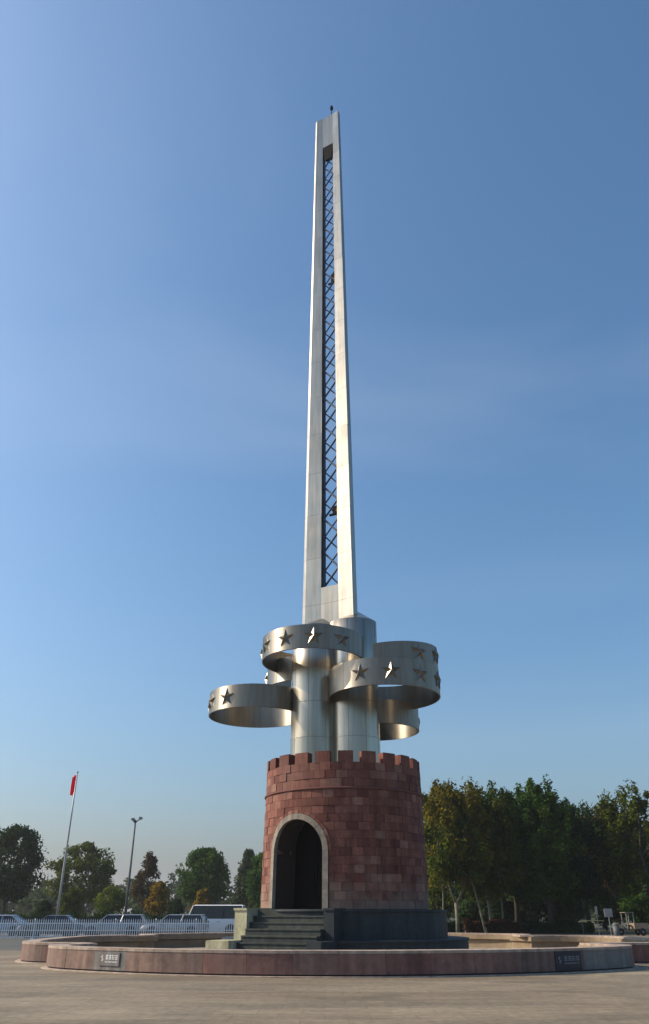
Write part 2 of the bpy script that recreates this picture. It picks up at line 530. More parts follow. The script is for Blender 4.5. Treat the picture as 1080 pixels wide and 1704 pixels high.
# ------------------------------------------------------------------ lobed basin round the monument
BC = Vector((0.4, 36.0, 0))
def catmull(P, n=10):
    out = []
    for i in range(len(P)):
        p0, p1, p2, p3 = P[i - 1], P[i], P[(i + 1) % len(P)], P[(i + 2) % len(P)]
        for k in range(n):
            t = k / n
            out.append(tuple(0.5 * (2 * p1[j] + (p2[j] - p0[j]) * t + (2 * p0[j] - 5 * p1[j] + 4 * p2[j] - p3[j]) * t * t
                                    + (3 * p1[j] - p0[j] - 3 * p2[j] + p3[j]) * t ** 3) for j in (0, 1)))
    return out
quarter = [(2.6, -11.25), (5.4, -10.4), (7.6, -9.2), (8.9, -8.25), (9.5, -7.4), (9.55, -6.6), (9.2, -5.9), (9.05, -5.35), (9.9, -5.15),
           (10.9, -4.75), (11.6, -3.9), (11.95, -2.4)]
fr = [(0, -11.5)] + quarter + [(12.05, 0)] + [(x, -y) for x, y in quarter[::-1]]
full = fr + [(0, 11.5)] + [(-x, -y) for x, y in quarter] + [(-12.05, 0)] + [(-x, y) for x, y in quarter[::-1]]
full = [(x * (1.0 + (.012 if x > 0 else -.012) + (.09 if x > 9.6 else 0)), y) for x, y in full]
dense = catmull(full, 12)
# resample by arc length
dp = [Vector((x, y)) for x, y in dense]
cum = [0]
for i in range(len(dp)):
    cum.append(cum[-1] + (dp[(i + 1) % len(dp)] - dp[i]).length)
PER = cum[-1]
NS = round(PER / 1.3)
SUB = 4
def on_path(s):
    s %= PER
    i = np.searchsorted(cum, s, side='right') - 1
    i = min(max(int(i), 0), len(dp) - 1)
    a, b = dp[i], dp[(i + 1) % len(dp)]
    return a.lerp(b, (s - cum[i]) / max(cum[i + 1] - cum[i], 1e-6))
def normal(s):
    t = on_path(s + .12) - on_path(s - .12)
    t.normalize()
    return Vector((t.y, -t.x))          # outwards (path runs counter-clockwise)
def off(s, d):
    p = on_path(s) - normal(s) * d      # d > 0 goes inwards
    return Vector((BC.x + p.x, BC.y + p.y, 0))

basin = empty('basin_wall', (BC.x, BC.y, 0))
tag(basin, 'low lobed pink granite basin wall ringing the base of the monument', 'wall')
def brow(parent, name, mat, s0, s1, d0, d1, z0, z1, n=SUB):
    v, f = [], []
    for k in range(n + 1):
        s = s0 + (s1 - s0) * k / n
        a, b = off(s, d0), off(s, d1)
        for q, z in ((a, z0), (a, z1), (b, z1), (b, z0)):
            v.append((q.x - BC.x, q.y - BC.y, z))
    for k in range(n):
        for j in range(4):
            f.append([k * 4 + j, (k + 1) * 4 + j, (k + 1) * 4 + (j + 1) % 4, k * 4 + (j + 1) % 4])
    f.append([3, 2, 1, 0]); f.append([n * 4 + j for j in range(4)])
    o = MB().add(v, f).build(name, mat, parent)
    return o
rng = random.Random(5)
slab_marks = {}
def px_of(p):
    d = p - Vector((0, 0, EYE))
    dep = d.y * _ct + d.z * _st
    return 540 + FPX * d.x / dep
seg = PER / NS
logo_left = logo_right = None
for i in range(NS):
    s0, s1 = i * seg + .004, (i + 1) * seg - .004
    mid = off((s0 + s1) / 2, 0)
    x = px_of(mid)
    near = mid.y < 31
    mt = M['pink']
    if near and 150 < x < 205:
        mt = M['grey_slab']; logo_left = (s0 + s1) / 2
    if near and 930 < x < 995:
        logo_right = (s0 + s1) / 2 if logo_right is None or abs(x - 962) < abs(px_of(off(logo_right, 0)) - 962) else logo_right
    if near and 985 < x < 1050:
        mt = M['grey_slab']
    brow(basin, 'facing_slab', mt, s0, s1, rng.uniform(-.004, .004), .10, .075, .575)
    brow(basin, 'coping_slab', M['coping'], s0, s1, -.012, .60, .578, .648 + rng.uniform(-.003, .003))
# the wall behind the slabs: a swept body with a lip on the inner side, and a recessed foot on a low apron
def sweep(name, mat, prof, parent):
    n = NS * 3
    v, f = [], []
    k = len(prof)
    for i in range(n):
        s = PER * i / n
        for d, z in prof:
            p = off(s, d)
            v.append((p.x - BC.x, p.y - BC.y, z))
    for i in range(n):
        for j in range(k):
            f.append([i * k + j, ((i + 1) % n) * k + j, ((i + 1) % n) * k + (j + 1) % k, i * k + (j + 1) % k])
    return MB().add(v, f).build(name, mat, parent)
sweep('core_wall', M['core'], [(.103, .0), (.103, .575), (.66, .575), (.66, .40), (.52, .36), (.52, 0)], basin)
sweep('foot', M['trim'], [(.05, .0), (.05, .073), (.099, .073), (.099, 0)], basin)  # black colour paints in the shade of the gap under the slabs
sweep('apron', M['coping'], [(-.16, .0), (-.16, .03), (.048, .035), (.048, 0)], basin)
# basin floor
fl = [off(PER * i / 160, .3) for i in range(160)]
o = MB().add([(p.x, p.y, .02) for p in fl], [list(range(160))]).build('basin_floor', M['core'])
structure(o)

# two small plates with marks on the facing
def plate(s, wid, z0, z1, bg_mat, light, dark_bg, label):
    c = off(s, -.006)
    nn = normal(s)
    t = Vector((-nn.y, nn.x, 0))                    # to the right as seen from outside
    if t.x < 0:
        t = -t
    nv = Vector((nn.x, nn.y, 0))
    root = empty('sign_plate', (c.x, c.y, 0))
    def quad(x0, x1, za, zb, lift, mat, name):
        mb = MB()
        lo = [t * x0 + nv * 0, t * x1 + nv * 0, t * x1 + nv * lift, t * x0 + nv * lift]
        mb.hexa([p + Vector((0, 0, za)) for p in lo], [p + Vector((0, 0, zb)) for p in lo])
        return mb
    quad(-wid / 2, wid / 2, z0, z1, .018, bg_mat, 'panel').build('panel', bg_mat, root)
    rr = random.Random(3)
    h = z1 - z0
    zc = z0 + h * .58
    e = MB()                                         # leaning petal emblem
    x0 = -wid * .36
    for k in range(2):
        cx, cz = x0 + .02 * k, zc + .035 - .085 * k
        pts = [(cx - .045, cz - .03), (cx + .02, cz - .045), (cx + .05, cz + .02), (cx + .005, cz + .05)]
        e.add([t * a + nv * .0225 + Vector((0, 0, b)) for a, b in pts], [[0, 1, 2, 3]])
    e.build('emblem', light[0], root)
    g = MB()                                         # a row of four characters and a finer row below
    for k in range(4):
        cx = -wid * .17 + k * wid * .155
        w = wid * .13
        for r_ in range(3):
            zz = zc - .035 + r_ * .045
            g.add([t * a + nv * .0225 + Vector((0, 0, b)) for a, b in ((cx, zz), (cx + w, zz), (cx + w, zz + .017), (cx, zz + .017))], [[0, 1, 2, 3]])
        for r_ in range(2 + k % 2):
            xx = cx + w * rr.uniform(.1, .85)
            g.add([t * a + nv * .0235 + Vector((0, 0, b)) for a, b in ((xx, zc - .045), (xx + .016, zc - .045), (xx + .016, zc + .085), (xx, zc + .085))], [[0, 1, 2, 3]])
    for k in range(9):
        cx = -wid * .17 + k * wid * .066
        g.add([t * a + nv * .0225 + Vector((0, 0, b)) for a, b in ((cx, zc - .12), (cx + wid * .04, zc - .12), (cx + wid * .04, zc - .088), (cx, zc - .088))], [[0, 1, 2, 3]])
    g.build('lettering', light[1], root)
    tag(root, label, 'sign')
M['cream_mark'] = pm('cream_mark', (0.62, 0.50, 0.46), None, 4, 0.6)
M['grey_mark'] = pm('dim_blue_grey_mark', (0.20, 0.26, 0.28), None, 4, 0.6)
M['mauve_mark'] = pm('dim_mauve_mark', (0.26, 0.18, 0.24), None, 4, 0.6)
if logo_left is not None:
    plate(logo_left, .82, .19, .54, M['grey_slab'], (M['cream_mark'], M['white']), False, 'grey plate with white lettering on the left of the basin wall')
if logo_right is not None:
    plate(logo_right, 1.05, .085, .565, M['plaque'], (M['mauve_mark'], M['grey_mark']), True, 'dark blue plate with dim lettering on the right of the basin wall')

# ------------------------------------------------------------------ the monument
MC = Vector((0.85, 36.0, 0))
mon = empty('monument_tower', MC)
tag(mon, 'tall steel blade monument with starred ribbon rings rising from a round red stone castle', 'monument')
def local(mb):
    return mb.shift(-MC)
def part(mb, name, mat, parent=mon, smooth=False):
    return local(mb).build(name, mat, parent, None, smooth)

RC = 3.42
Z0 = 1.70
DOOR_A = R(-35.5)             # door axis, measured from the camera side towards the right
AH, ASPR = 1.20, 3.74         # half width and spring height of the opening
TRIM = .22
def pol(r, th, z):            # local to the monument
    return Vector((r * math.sin(th), -r * math.cos(th), z))
def arch_z(th, extra=0.0):
    s = (th - DOOR_A)
    s = (s + PI) % (2 * PI) - PI
    s = s * RC
    a = AH + extra
    if abs(s) >= a:
        return None
    return ASPR + math.sqrt(a * a - s * s)
def bat(z):                   # the drum is a little wider at the foot
    return .10 * (7.6 - z) / 5.9
def curved(cols, r0, r1, zoff=None):
    v, f = [], []
    for th, a, b in cols:
        ka, kb = (bat(a + zoff), bat(b + zoff)) if zoff is not None else (0, 0)
        v += [pol(r1 + ka, th, a), pol(r1 + kb, th, b), pol(r0 + kb, th, b), pol(r0 + ka, th, a)]
    for k in range(len(cols) - 1):
        for j in range(4):
            f.append([k * 4 + j, (k + 1) * 4 + j, (k + 1) * 4 + (j + 1) % 4, k * 4 + (j + 1) % 4][::-1])
    f.append([0, 1, 2, 3])
    n = (len(cols) - 1) * 4
    f.append([n + 3, n + 2, n + 1, n])
    return v, f
# mortar core with the door opening
wall = None
cols = []
NCOL = 180
core = MB()
run = []
def flush(run):
    if len(run) > 1:
        core.add(*curved(run, 2.62, RC - .028, 0))
for k in range(NCOL + 1):
    th = 2 * PI * k / NCOL + DOOR_A + PI
    z = arch_z(th, TRIM * .4)
    run.append((th, (z if z else Z0 - .01), 7.08))
flush(run)
wall = core.build('castle_wall', M['mortar'], mon)
wall['label'] = 'round castle drum of red stone blocks with an arched doorway'
# stone blocks
rb = random.Random(11)
NB = 46
dth = 2 * PI / NB
joint = .012 / RC
def block_mesh(h, ro, zc):
    cs = [(-dth / 2 + joint / 2 + (dth - joint) * k / 4, .006, h - .006) for k in range(5)]
    v, f = curved(cs, RC - .06, ro, zc)
    return mesh_data('stone_block', v, f, M['brick'])
rear = MB()
def course(z, h, offset, door=True):
    var = [block_mesh(h, RC + d, z) for d in (-.012, -.004, .003, .010, .018)]
    for k in range(NB):
        th = (k + offset) * dth
        th = (th + PI) % (2 * PI) - PI
        clip = False
        cs = None
        if door:
            n = 12
            cs, runs = [], []
            for j in range(n + 1):
                t = th - dth / 2 + joint / 2 + (dth - joint) * j / n
                za = arch_z(t, TRIM + .01)
                lo = z + .006
                if za is not None and za > lo:
                    clip = True
                    lo = za
                if lo < z + h - .012:
                    cs.append((t, lo, z + h - .006))
                else:
                    if len(cs) > 1:
                        runs.append(cs)
                    cs = []
            if len(cs) > 1:
                runs.append(cs)
        front = abs(th - R(-4)) < R(64)
        if not clip:
            if front:
                o = obj('stone_block', rb.choice(var), wall, (0, 0, z))
                o.rotation_euler = (0, 0, th)
            else:
                cc = [(th - dth / 2 + joint / 2 + (dth - joint) * j / 4, z + .006, z + h - .006) for j in range(5)]
                rear.add(*curved(cc, RC - .06, RC + rb.uniform(-.01, .015), 0))
        else:
            for cs in runs:
                v, f = curved(cs, RC - .06, RC + rb.uniform(-.008, .012), 0)
                obj('stone_block', mesh_data('stone_block', v, f, M['brick']), wall)
NC = 14
h = (6.03 - Z0) / NC
for i in range(NC):
    course(Z0 + i * h, h, .5 * (i % 2) + rb.uniform(-.08, .08))
h = (7.10 - 6.13) / 3
for i in range(3):
    course(6.13 + i * h, h, .5 * (i % 2) + .2, door=False)
o = rear.build('rear_stone_blocks', M['brick_rear'], wall)
o['kind'] = 'stuff'
# string course and roof slab
v, f = [], []
n = 96
prof = [(RC - .1, 6.035), (RC + .07, 6.035), (RC + .09, 6.06), (RC + .09, 6.10), (RC + .045, 6.125), (RC - .1, 6.125)]
def ring_sweep(prof, n=96):
    k = len(prof)
    v = [pol(r, 2 * PI * i / n, z) for i in range(n) for r, z in prof]
    f = [[i * k + j, ((i + 1) % n) * k + j, ((i + 1) % n) * k + (j + 1) % k, i * k + (j + 1) % k][::-1] for i in range(n) for j in range(k)]
    return v, f
M['band'] = pm('dark_red_band', (0.16, 0.062, 0.052), (0.10, 0.038, 0.034), 3, .85, bump=.3)
MB().add(*ring_sweep(prof)).build('string_course', M['band'], wall)
MB().lathe([(2.9, 6.7), (2.9, 6.9)], n=40).build('roof_slab', M['mortar'], wall)
# merlons
NM = 22
md = 2 * PI / NM
hw = .315 / RC
var = []
for dd in (0, .012, -.01):
    cs = [(-hw + 2 * hw * k / 4, 7.075, 7.54 + dd) for k in range(5)]
    vv, ff = curved(cs, RC - .42, RC + .012 + dd)
    var.append(mesh_data('merlon', vv, ff, M['brick']))
for k in range(NM):
    o = obj('merlon', rb.choice(var), wall)
    o.rotation_euler = (0, 0, (k + .02) * md)
# parapet ring the merlons stand on
MB().add(*ring_sweep([(RC - .42, 6.9), (RC - .03, 6.9), (RC - .03, 7.09), (RC - .42, 7.09)])).build('parapet', M['mortar'], wall)

# stone surround of the doorway
def sz(s, z, r):
    return pol(r + bat(z), DOOR_A + s / RC, z)
def voussoir(poly, r0, r1):
    """poly in (s, z), counter-clockwise"""
    n = len(poly)
    v = [sz(s, z, r1) for s, z in poly] + [sz(s, z, r0) for s, z in poly]
    f = [list(range(n))[::-1], list(range(n, 2 * n))] + [[i, (i + 1) % n, n + (i + 1) % n, n + i] for i in range(n)]
    return v, f
nj = 6
for side in (-1, 1):
    for k in range(nj):
        z0 = Z0 + (ASPR - Z0) * k / nj + .003
        z1 = Z0 + (ASPR - Z0) * (k + 1) / nj - .003
        poly = [(side * AH, z0), (side * (AH + TRIM), z0), (side * (AH + TRIM), z1), (side * AH, z1)]
        v, f = voussoir(poly if side > 0 else poly[::-1], RC - .10, RC + .05)
        MB().add(v, f).build('surround_stone', M['surround'], wall)
na = 13
for k in range(na):
    a0, a1 = PI * k / na + .002, PI * (k + 1) / na - .002
    am = (a0 + a1) / 2
    inn = [(AH * math.cos(a), ASPR + AH * math.sin(a)) for a in (a1, am, a0)]
    out = [((AH + TRIM) * math.cos(a), ASPR + (AH + TRIM) * math.sin(a)) for a in (a0, am, a1)]
    v, f = voussoir(inn + out, RC - .10, RC + .05)
    MB().add(v, f).build('surround_stone', M['surround'], wall)
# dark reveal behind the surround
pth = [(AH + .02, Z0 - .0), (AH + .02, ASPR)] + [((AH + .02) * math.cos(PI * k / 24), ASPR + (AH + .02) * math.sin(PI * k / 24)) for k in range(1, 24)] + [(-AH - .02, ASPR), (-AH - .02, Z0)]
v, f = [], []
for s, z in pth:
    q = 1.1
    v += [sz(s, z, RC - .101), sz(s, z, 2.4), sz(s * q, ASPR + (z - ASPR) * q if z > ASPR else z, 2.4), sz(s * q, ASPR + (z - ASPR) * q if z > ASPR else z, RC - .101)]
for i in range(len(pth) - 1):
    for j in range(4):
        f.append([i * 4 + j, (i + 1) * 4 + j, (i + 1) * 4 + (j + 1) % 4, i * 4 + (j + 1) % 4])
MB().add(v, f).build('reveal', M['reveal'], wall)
# outer hood of small stones
nh = 17
for k in range(nh):
    a0, a1 = PI * k / nh + .006, PI * (k + 1) / nh - .006
    q0, q1 = AH + TRIM + .012, AH + TRIM + .13
    poly = [(q0 * math.cos(a1), ASPR + q0 * math.sin(a1)), (q0 * math.cos(a0), ASPR + q0 * math.sin(a0)),
            (q1 * math.cos(a0), ASPR + q1 * math.sin(a0)), (q1 * math.cos(a1), ASPR + q1 * math.sin(a1))]
    v, f = voussoir(poly, RC - .02, RC + .038)
    MB().add(v, f).build('hood_stone', M['brick'], wall)
# double door deep in the opening
for side in (-1, 1):
    pts = [(side * .012, Z0), (side * 1.3, Z0), (side * 1.3, ASPR)] + [(side * 1.3 * math.cos(a), ASPR + 1.3 * math.sin(a)) for a in (R(20), R(40), R(60), R(80))] + [(side * .012, ASPR + 1.3)]
    v = [Vector((s, 0, z)) for s, z in pts] + [Vector((s, .06, z)) for s, z in pts]
    rot = Matrix.Rotation(DOOR_A, 4, 'Z')
    dd = Vector((math.sin(DOOR_A), -math.cos(DOOR_A), 0)) * 1.95
    v = [rot @ p + dd for p in v]
    n = len(pts)
    f = [list(range(n)), list(range(n, 2 * n))[::-1]] + [[i, n + i, n + (i + 1) % n, (i + 1) % n] for i in range(n)]
    MB().add(v, f).build('door', M['door'], wall)
    hb = MB().box((side * .14 - .02, -.06, 2.6), (side * .14 + .02, -.002, 3.0))
    hb.v = [rot @ p + dd for p in hb.v]
    hb.build('door_handle', M['black'], wall)

# plinth: two tiers of dark slabs
pl = MB().lathe([(4.13, 0), (4.13, 1.685)], n=48).build('plinth', M['mortar'], mon)
pl['label'] = 'dark blue green granite plinth under the castle drum'
def tier(r, z0, z1, n, rot):
    for k in range(n):
        t0, t1 = 2 * PI * k / n + rot + .003 / r, 2 * PI * (k + 1) / n + rot - .003 / r
        cs = [(t0 + (t1 - t0) * j / 3, z0, z1) for j in range(4)]
        v, f = curved(cs, r - .08, r + rb.uniform(-.002, .004))
        MB().add(v, f).build('plinth_slab', M['plinth'], pl)
tier(4.2, .69, 1.60, 22, .1)
MB().add(*ring_sweep([(3.3, 1.60), (4.24, 1.60), (4.25, 1.64), (4.24, 1.69), (3.3, 1.69)], 96)).build('plinth_cap', M['plinth'], pl)
MB().lathe([(4.93, 0), (4.93, .62)], n=48).build('ledge_core', M['mortar'], pl)
tier(5.0, .02, .615, 26, .05)
MB().add(*ring_sweep([(4.05, .62), (5.05, .62), (5.05, .69), (4.05, .695)], 96)).build('ledge_cap', M['plinth'], pl)

# stairs
SA = R(24)
sdv, spv = Vector((-math.sin(SA), -math.cos(SA), 0)), Vector((math.cos(SA), -math.sin(SA), 0))
def sbox(l0, l1, a0, a1, z0, z1):
    lo = [spv * l + sdv * a for l, a in ((l0, a0), (l0, a1), (l1, a1), (l1, a0))]
    return MB().hexa([p + Vector((0, 0, z0)) for p in lo][::-1] if False else [p + Vector((0, 0, z0)) for p in lo], [p + Vector((0, 0, z1)) for p in lo])
SL, SR = -1.9, 1.15
st = sbox(SL, SR, 3.0, 4.1, .02, 1.702).build('staircase', M['step'], mon)
st['label'] = 'grey green stone steps leading up to the arched door'
nstep = 8
for k in range(1, nstep):
    z1 = 1.70 - .2125 * k
    sbox(SL, SR, 4.1 + .30 * (k - 1) + .003, 4.1 + .30 * k + .02, .02, z1 - .05).build('riser', M['step'], st)
    sbox(SL, SR, 4.1 + .30 * (k - 1) + .003, 4.1 + .30 * k + .05, z1 - .048, z1).build('step', M['step'], st)
sbox(SL - .52, SL - .003, 2.85, 4.95, .02, 1.66).build('cheek_wall', M['cheek'], st)
sbox(SL - .56, SL - .003, 2.85, 4.99, 1.662, 1.74).build('cheek_cap', M['cheek'], st)
sbox(SL - .95, SL - .003, 4.993, 6.2, .02, .70).build('cheek_wall', M['cheek'], st)
sbox(SR + .003, SR + .40, 3.7, 4.75, .02, 1.66).build('cheek_wall', M['plinth'], st)
sbox(SR + .003, SR + .44, 3.7, 4.79, 1.662, 1.735).build('cheek_cap', M['plinth'], st)
sbox(SR + .003, SR + .55, 4.793, 6.2, .02, .70).build('cheek_wall', M['plinth'], st)

# three fused steel columns with bevelled heads
def column(cx, cy, r, z0, ztop, slope, toward, n=40):
    """cylinder whose head is cut by a plane that climbs in the direction 'toward'"""
    mb = MB()
    v, f = [], []
    zs = [z0, 8.6, 10.2, 11.8]
    rows = []
    for zi in range(len(zs) + 1):
        for k in range(n):
            t = 2 * PI * k / n
            x, y = r * math.cos(t), r * math.sin(t)
            z = zs[zi] if zi < len(zs) else ztop + slope * (x * toward[0] + y * toward[1])
            v.append((cx + x, cy + y, z))
    for i in range(len(zs)):
        for k in range(n):
            f.append([i * n + k, i * n + (k + 1) % n, (i + 1) * n + (k + 1) % n, (i + 1) * n + k])
    # conical cap rising to a ridge
    b = len(zs) * n
    apex = len(v)
    v.append((cx + toward[0] * r * .6, cy + toward[1] * r * .6, ztop + slope * r * .6 + .85))
    for k in range(n):
        f.append([b + k, b + (k + 1) % n, apex])
    mb.add(v, f)
    return mb
for cx, cy, r, zt, sl_, tw in ((-.43, 36.2, 1.14, 13.95, .0, (.5, .8)), (1.40, 36.0, 1.16, 14.22, .06, (.35, .85)), (.55, 37.6, 1.15, 13.6, .1, (0, -1))):
    co = part(column(cx, cy, r, 6.95, zt, sl_, tw), 'column', M['steel'], mon, smooth=False)
    for z in (8.62, 10.23, 11.83):
        mb = MB().lathe([(r + .002, z - .02), (r + .014, z - .014), (r + .014, z + .014), (r + .002, z + .02)], (cx, cy), 40)
        part(mb, 'seam', M['steel'], co)

    for p in co.data.polygons:
        p.use_smooth = len(p.vertices) == 4
    for a in range(0, 360, 40):                  # upright joints between the bent sheets
        t = R(a + 14)
        e, nn_ = Vector((math.cos(t), math.sin(t), 0)), Vector((-math.sin(t), math.cos(t), 0))
        lo = [Vector((cx, cy, 0)) + e * (r - .01) - nn_ * .008, Vector((cx, cy, 0)) + e * (r + .004) - nn_ * .008, Vector((cx, cy, 0)) + e * (r + .004) + nn_ * .008, Vector((cx, cy, 0)) + e * (r - .01) + nn_ * .008]
        part(MB().hexa([p + Vector((0, 0, 6.96)) for p in lo], [p + Vector((0, 0, zt - .1)) for p in lo]), 'joint', M['steel_dark'], co)
# the blade: two tapering wings with a lattice between them; like the door it faces left of the camera
SX, SY = 0.21, 36.3
PHI = R(30)
cP, sP = math.cos(PHI), math.sin(PHI)
ZB, ZT = 12.9, 53.65
def kz(z):                                   # scale of the section
    return (1.40 + (0.885 - 1.40) * (z - 14.0) / (53.0 - 14.0)) / 1.40
def slot(z):
    return 0.50 + (0.42 - 0.50) * (z - 16.4) / (50.4 - 16.4)
def SP(u, v, z):                             # u along the front, v to the back
    return Vector((SX + u * cP + v * sP, SY - u * sP + v * cP, z))
def plan(z, side):
    k, s = kz(z), slot(z)
    if side > 0:
        P = [(s, .085 * k), (1.405 * k, 0), (1.405 * k, .46 * k), (s, .46 * k)]
    else:
        P = [(-s, .46 * k), (-1.645 * k, .46 * k), (-1.645 * k, .14 * k), (-1.405 * k, 0), (-s, .085 * k)]
    return [SP(u, v, z) for u, v in P]
lv = [ZB + 2.6 * k for k in range(16)]       # panel joints
zz = lv + [ZT - .06]
shaft_core = MB()
for side in (-1, 1):
    v, f = [], []
    n = len(plan(20, side))
    for z in zz:
        pp = plan(z, side)
        c = sum(pp, Vector()) / n
        v += [c + (p - c) * .90 for p in pp]
    for i in range(len(zz) - 1):
        for k in range(n):
            f.append([i * n + k, i * n + (k + 1) % n, (i + 1) * n + (k + 1) % n, (i + 1) * n + k])
    f.append(list(range(n))); f.append([(len(zz) - 1) * n + k for k in range(n)])
    shaft_core.add(v, f)
shaft = part(shaft_core, 'shaft', M['steel_dark'])
shaft['label'] = 'tapering twin blade shaft clad in brushed steel panels'
rp = random.Random(21)
def panel(q, name='cladding_panel', th=.025, gap=.006, wob=.005):
    """q: four corners a,b (bottom) c,d (top); a plate with thickness behind it"""
    a, b, c, d = q
    nrm = (b - a).cross(d - a).normalized()
    ctr = (a + b + c + d) / 4
    q = [p - (p - ctr).normalized() * gap for p in q]
    tilt = rp.uniform(-wob, wob) * min(1, (b - a).length)
    q = [p + nrm * (tilt * (1 if i in (1, 2) else -1)) for i, p in enumerate(q)]
    return part(MB().hexa([p - nrm * th for p in q], q), name, M['steel'], shaft)
for i in range(len(lv)):
    z0 = lv[i]
    z1 = lv[i + 1] if i + 1 < len(lv) else ZT
    for side in (-1, 1):
        A, B = plan(z0, side), plan(z1, side)
        n = len(A)
        for k in range(n):
            panel((A[k], A[(k + 1) % n], B[(k + 1) % n], B[k]))
# web panels that close the slot at the foot and at the head
def web(z0, z1, back):
    k0, k1, s0, s1 = kz(z0), kz(z1), slot(z0), slot(z1)
    vv = .46 if back else .085
    a, b, c, d = SP(-s0, vv * k0, z0), SP(s0, vv * k0, z0), SP(s1, vv * k1, z1), SP(-s1, vv * k1, z1)
    panel((b, a, d, c) if back else (a, b, c, d), 'web_panel', wob=0)
for back in (False, True):
    web(12.9, 15.5, back)
    web(15.5, 16.4, back)
    web(50.4, ZT, back)
def sbar(u0, u1, v0, v1, z0, z1):
    return MB().hexa([SP(u0, v0, z0), SP(u1, v0, z0), SP(u1, v1, z0), SP(u0, v1, z0)], [SP(u0, v0, z1), SP(u1, v0, z1), SP(u1, v1, z1), SP(u0, v1, z1)])
for z, k in ((16.36, kz(16.4)), (50.41, kz(50.4))):
    s_ = slot(z) - .01
    part(sbar(-s_, s_, .12 * k, .45 * k, z, z + .03), 'slot_sill', M['steel_dark'], shaft)
k = kz(ZT)
hc = [(-1.6 * k, .45 * k), (-1.6 * k, .15 * k), (-1.38 * k, .03 * k), (-.4, .11 * k), (.4, .11 * k), (1.38 * k, .03 * k), (1.38 * k, .45 * k)]
n = len(hc)
part(MB().add([SP(u, v, ZT - .08) for u, v in hc] + [SP(u, v, ZT - .03) for u, v in hc],
     [list(range(n))[::-1], list(range(n, 2 * n))] + [[i, (i + 1) % n, n + (i + 1) % n, n + i] for i in range(n)]), 'head_cap', M['steel'], shaft)
# lightning rod and beacon
rd = SP(.25, .2, ZT)
part(MB().tube([rd + Vector((0, 0, -.1)), rd + Vector((0, 0, 1.25))], .03, 6), 'lightning_rod', M['black'])
part(MB().lathe([(.04, rd.z + .75), (.11, rd.z + .8), (.12, rd.z + 1.02), (.08, rd.z + 1.16), (.03, rd.z + 1.2)], (rd.x, rd.y), 10), 'beacon', M['black'])

# lattice in the slot
def chord(u, v):
    return MB().tube([SP(u * (slot(16.4) - .05), v * kz(16.4), 16.4), SP(u * (slot(50.4) - .05), v * kz(50.4), 50.4)], .045, 6)
lat = part(chord(-1, .30), 'lattice', M['lattice'])
lat['label'] = 'blue black steel lattice between the two blades'
for u, v in ((1, .30), (-1, .43), (1, .43)):
    part(chord(u, v), 'chord', M['lattice'], lat)
NP = 34
for vv, ph in ((.30, 0), (.43, 1)):
    for k in range(NP):
        za, zb = 16.45 + k * (50.4 - 16.5) / NP, 16.45 + (k + 1) * (50.4 - 16.5) / NP
        e = 1 if (k + ph) % 2 else -1
        part(MB().tube([SP(e * (slot(za) - .05), vv * kz(za), za), SP(-e * (slot(zb) - .05), vv * kz(zb), zb)], .055 if ph == 0 else .042, 5), 'brace', M['lattice'], lat)
for z, hh in ((20.55, .50), (37.2, .75)):
    k = kz(z)
    part(sbar(-.10, slot(z) - .02, .26 * k, .40 * k, z, z + .09).add(*(lambda m: (m.v, m.f))(sbar(.12, .40, .26 * k, .42 * k, z + .088, z + hh))), 'floodlight', M['black'], lat)
    part(sbar(.34, .41, .24 * k, .258 * k, z + .14, z + hh * .6), 'warning_plate', M['redmark'], lat)
s_, k = slot(50), kz(50)
part(MB().hexa([SP(u, v, 49.0) for u, v in ((-s_ * .55, .10 * k), (s_ * .55, .10 * k), (s_ * .55, .44 * k), (-s_ * .55, .44 * k))],
               [SP(u, v, 50.40) for u, v in ((-s_ * .97, .10 * k), (s_ * .97, .10 * k), (s_ * .97, .45 * k), (-s_ * .97, .45 * k))]), 'head_bracket', M['black'], lat)

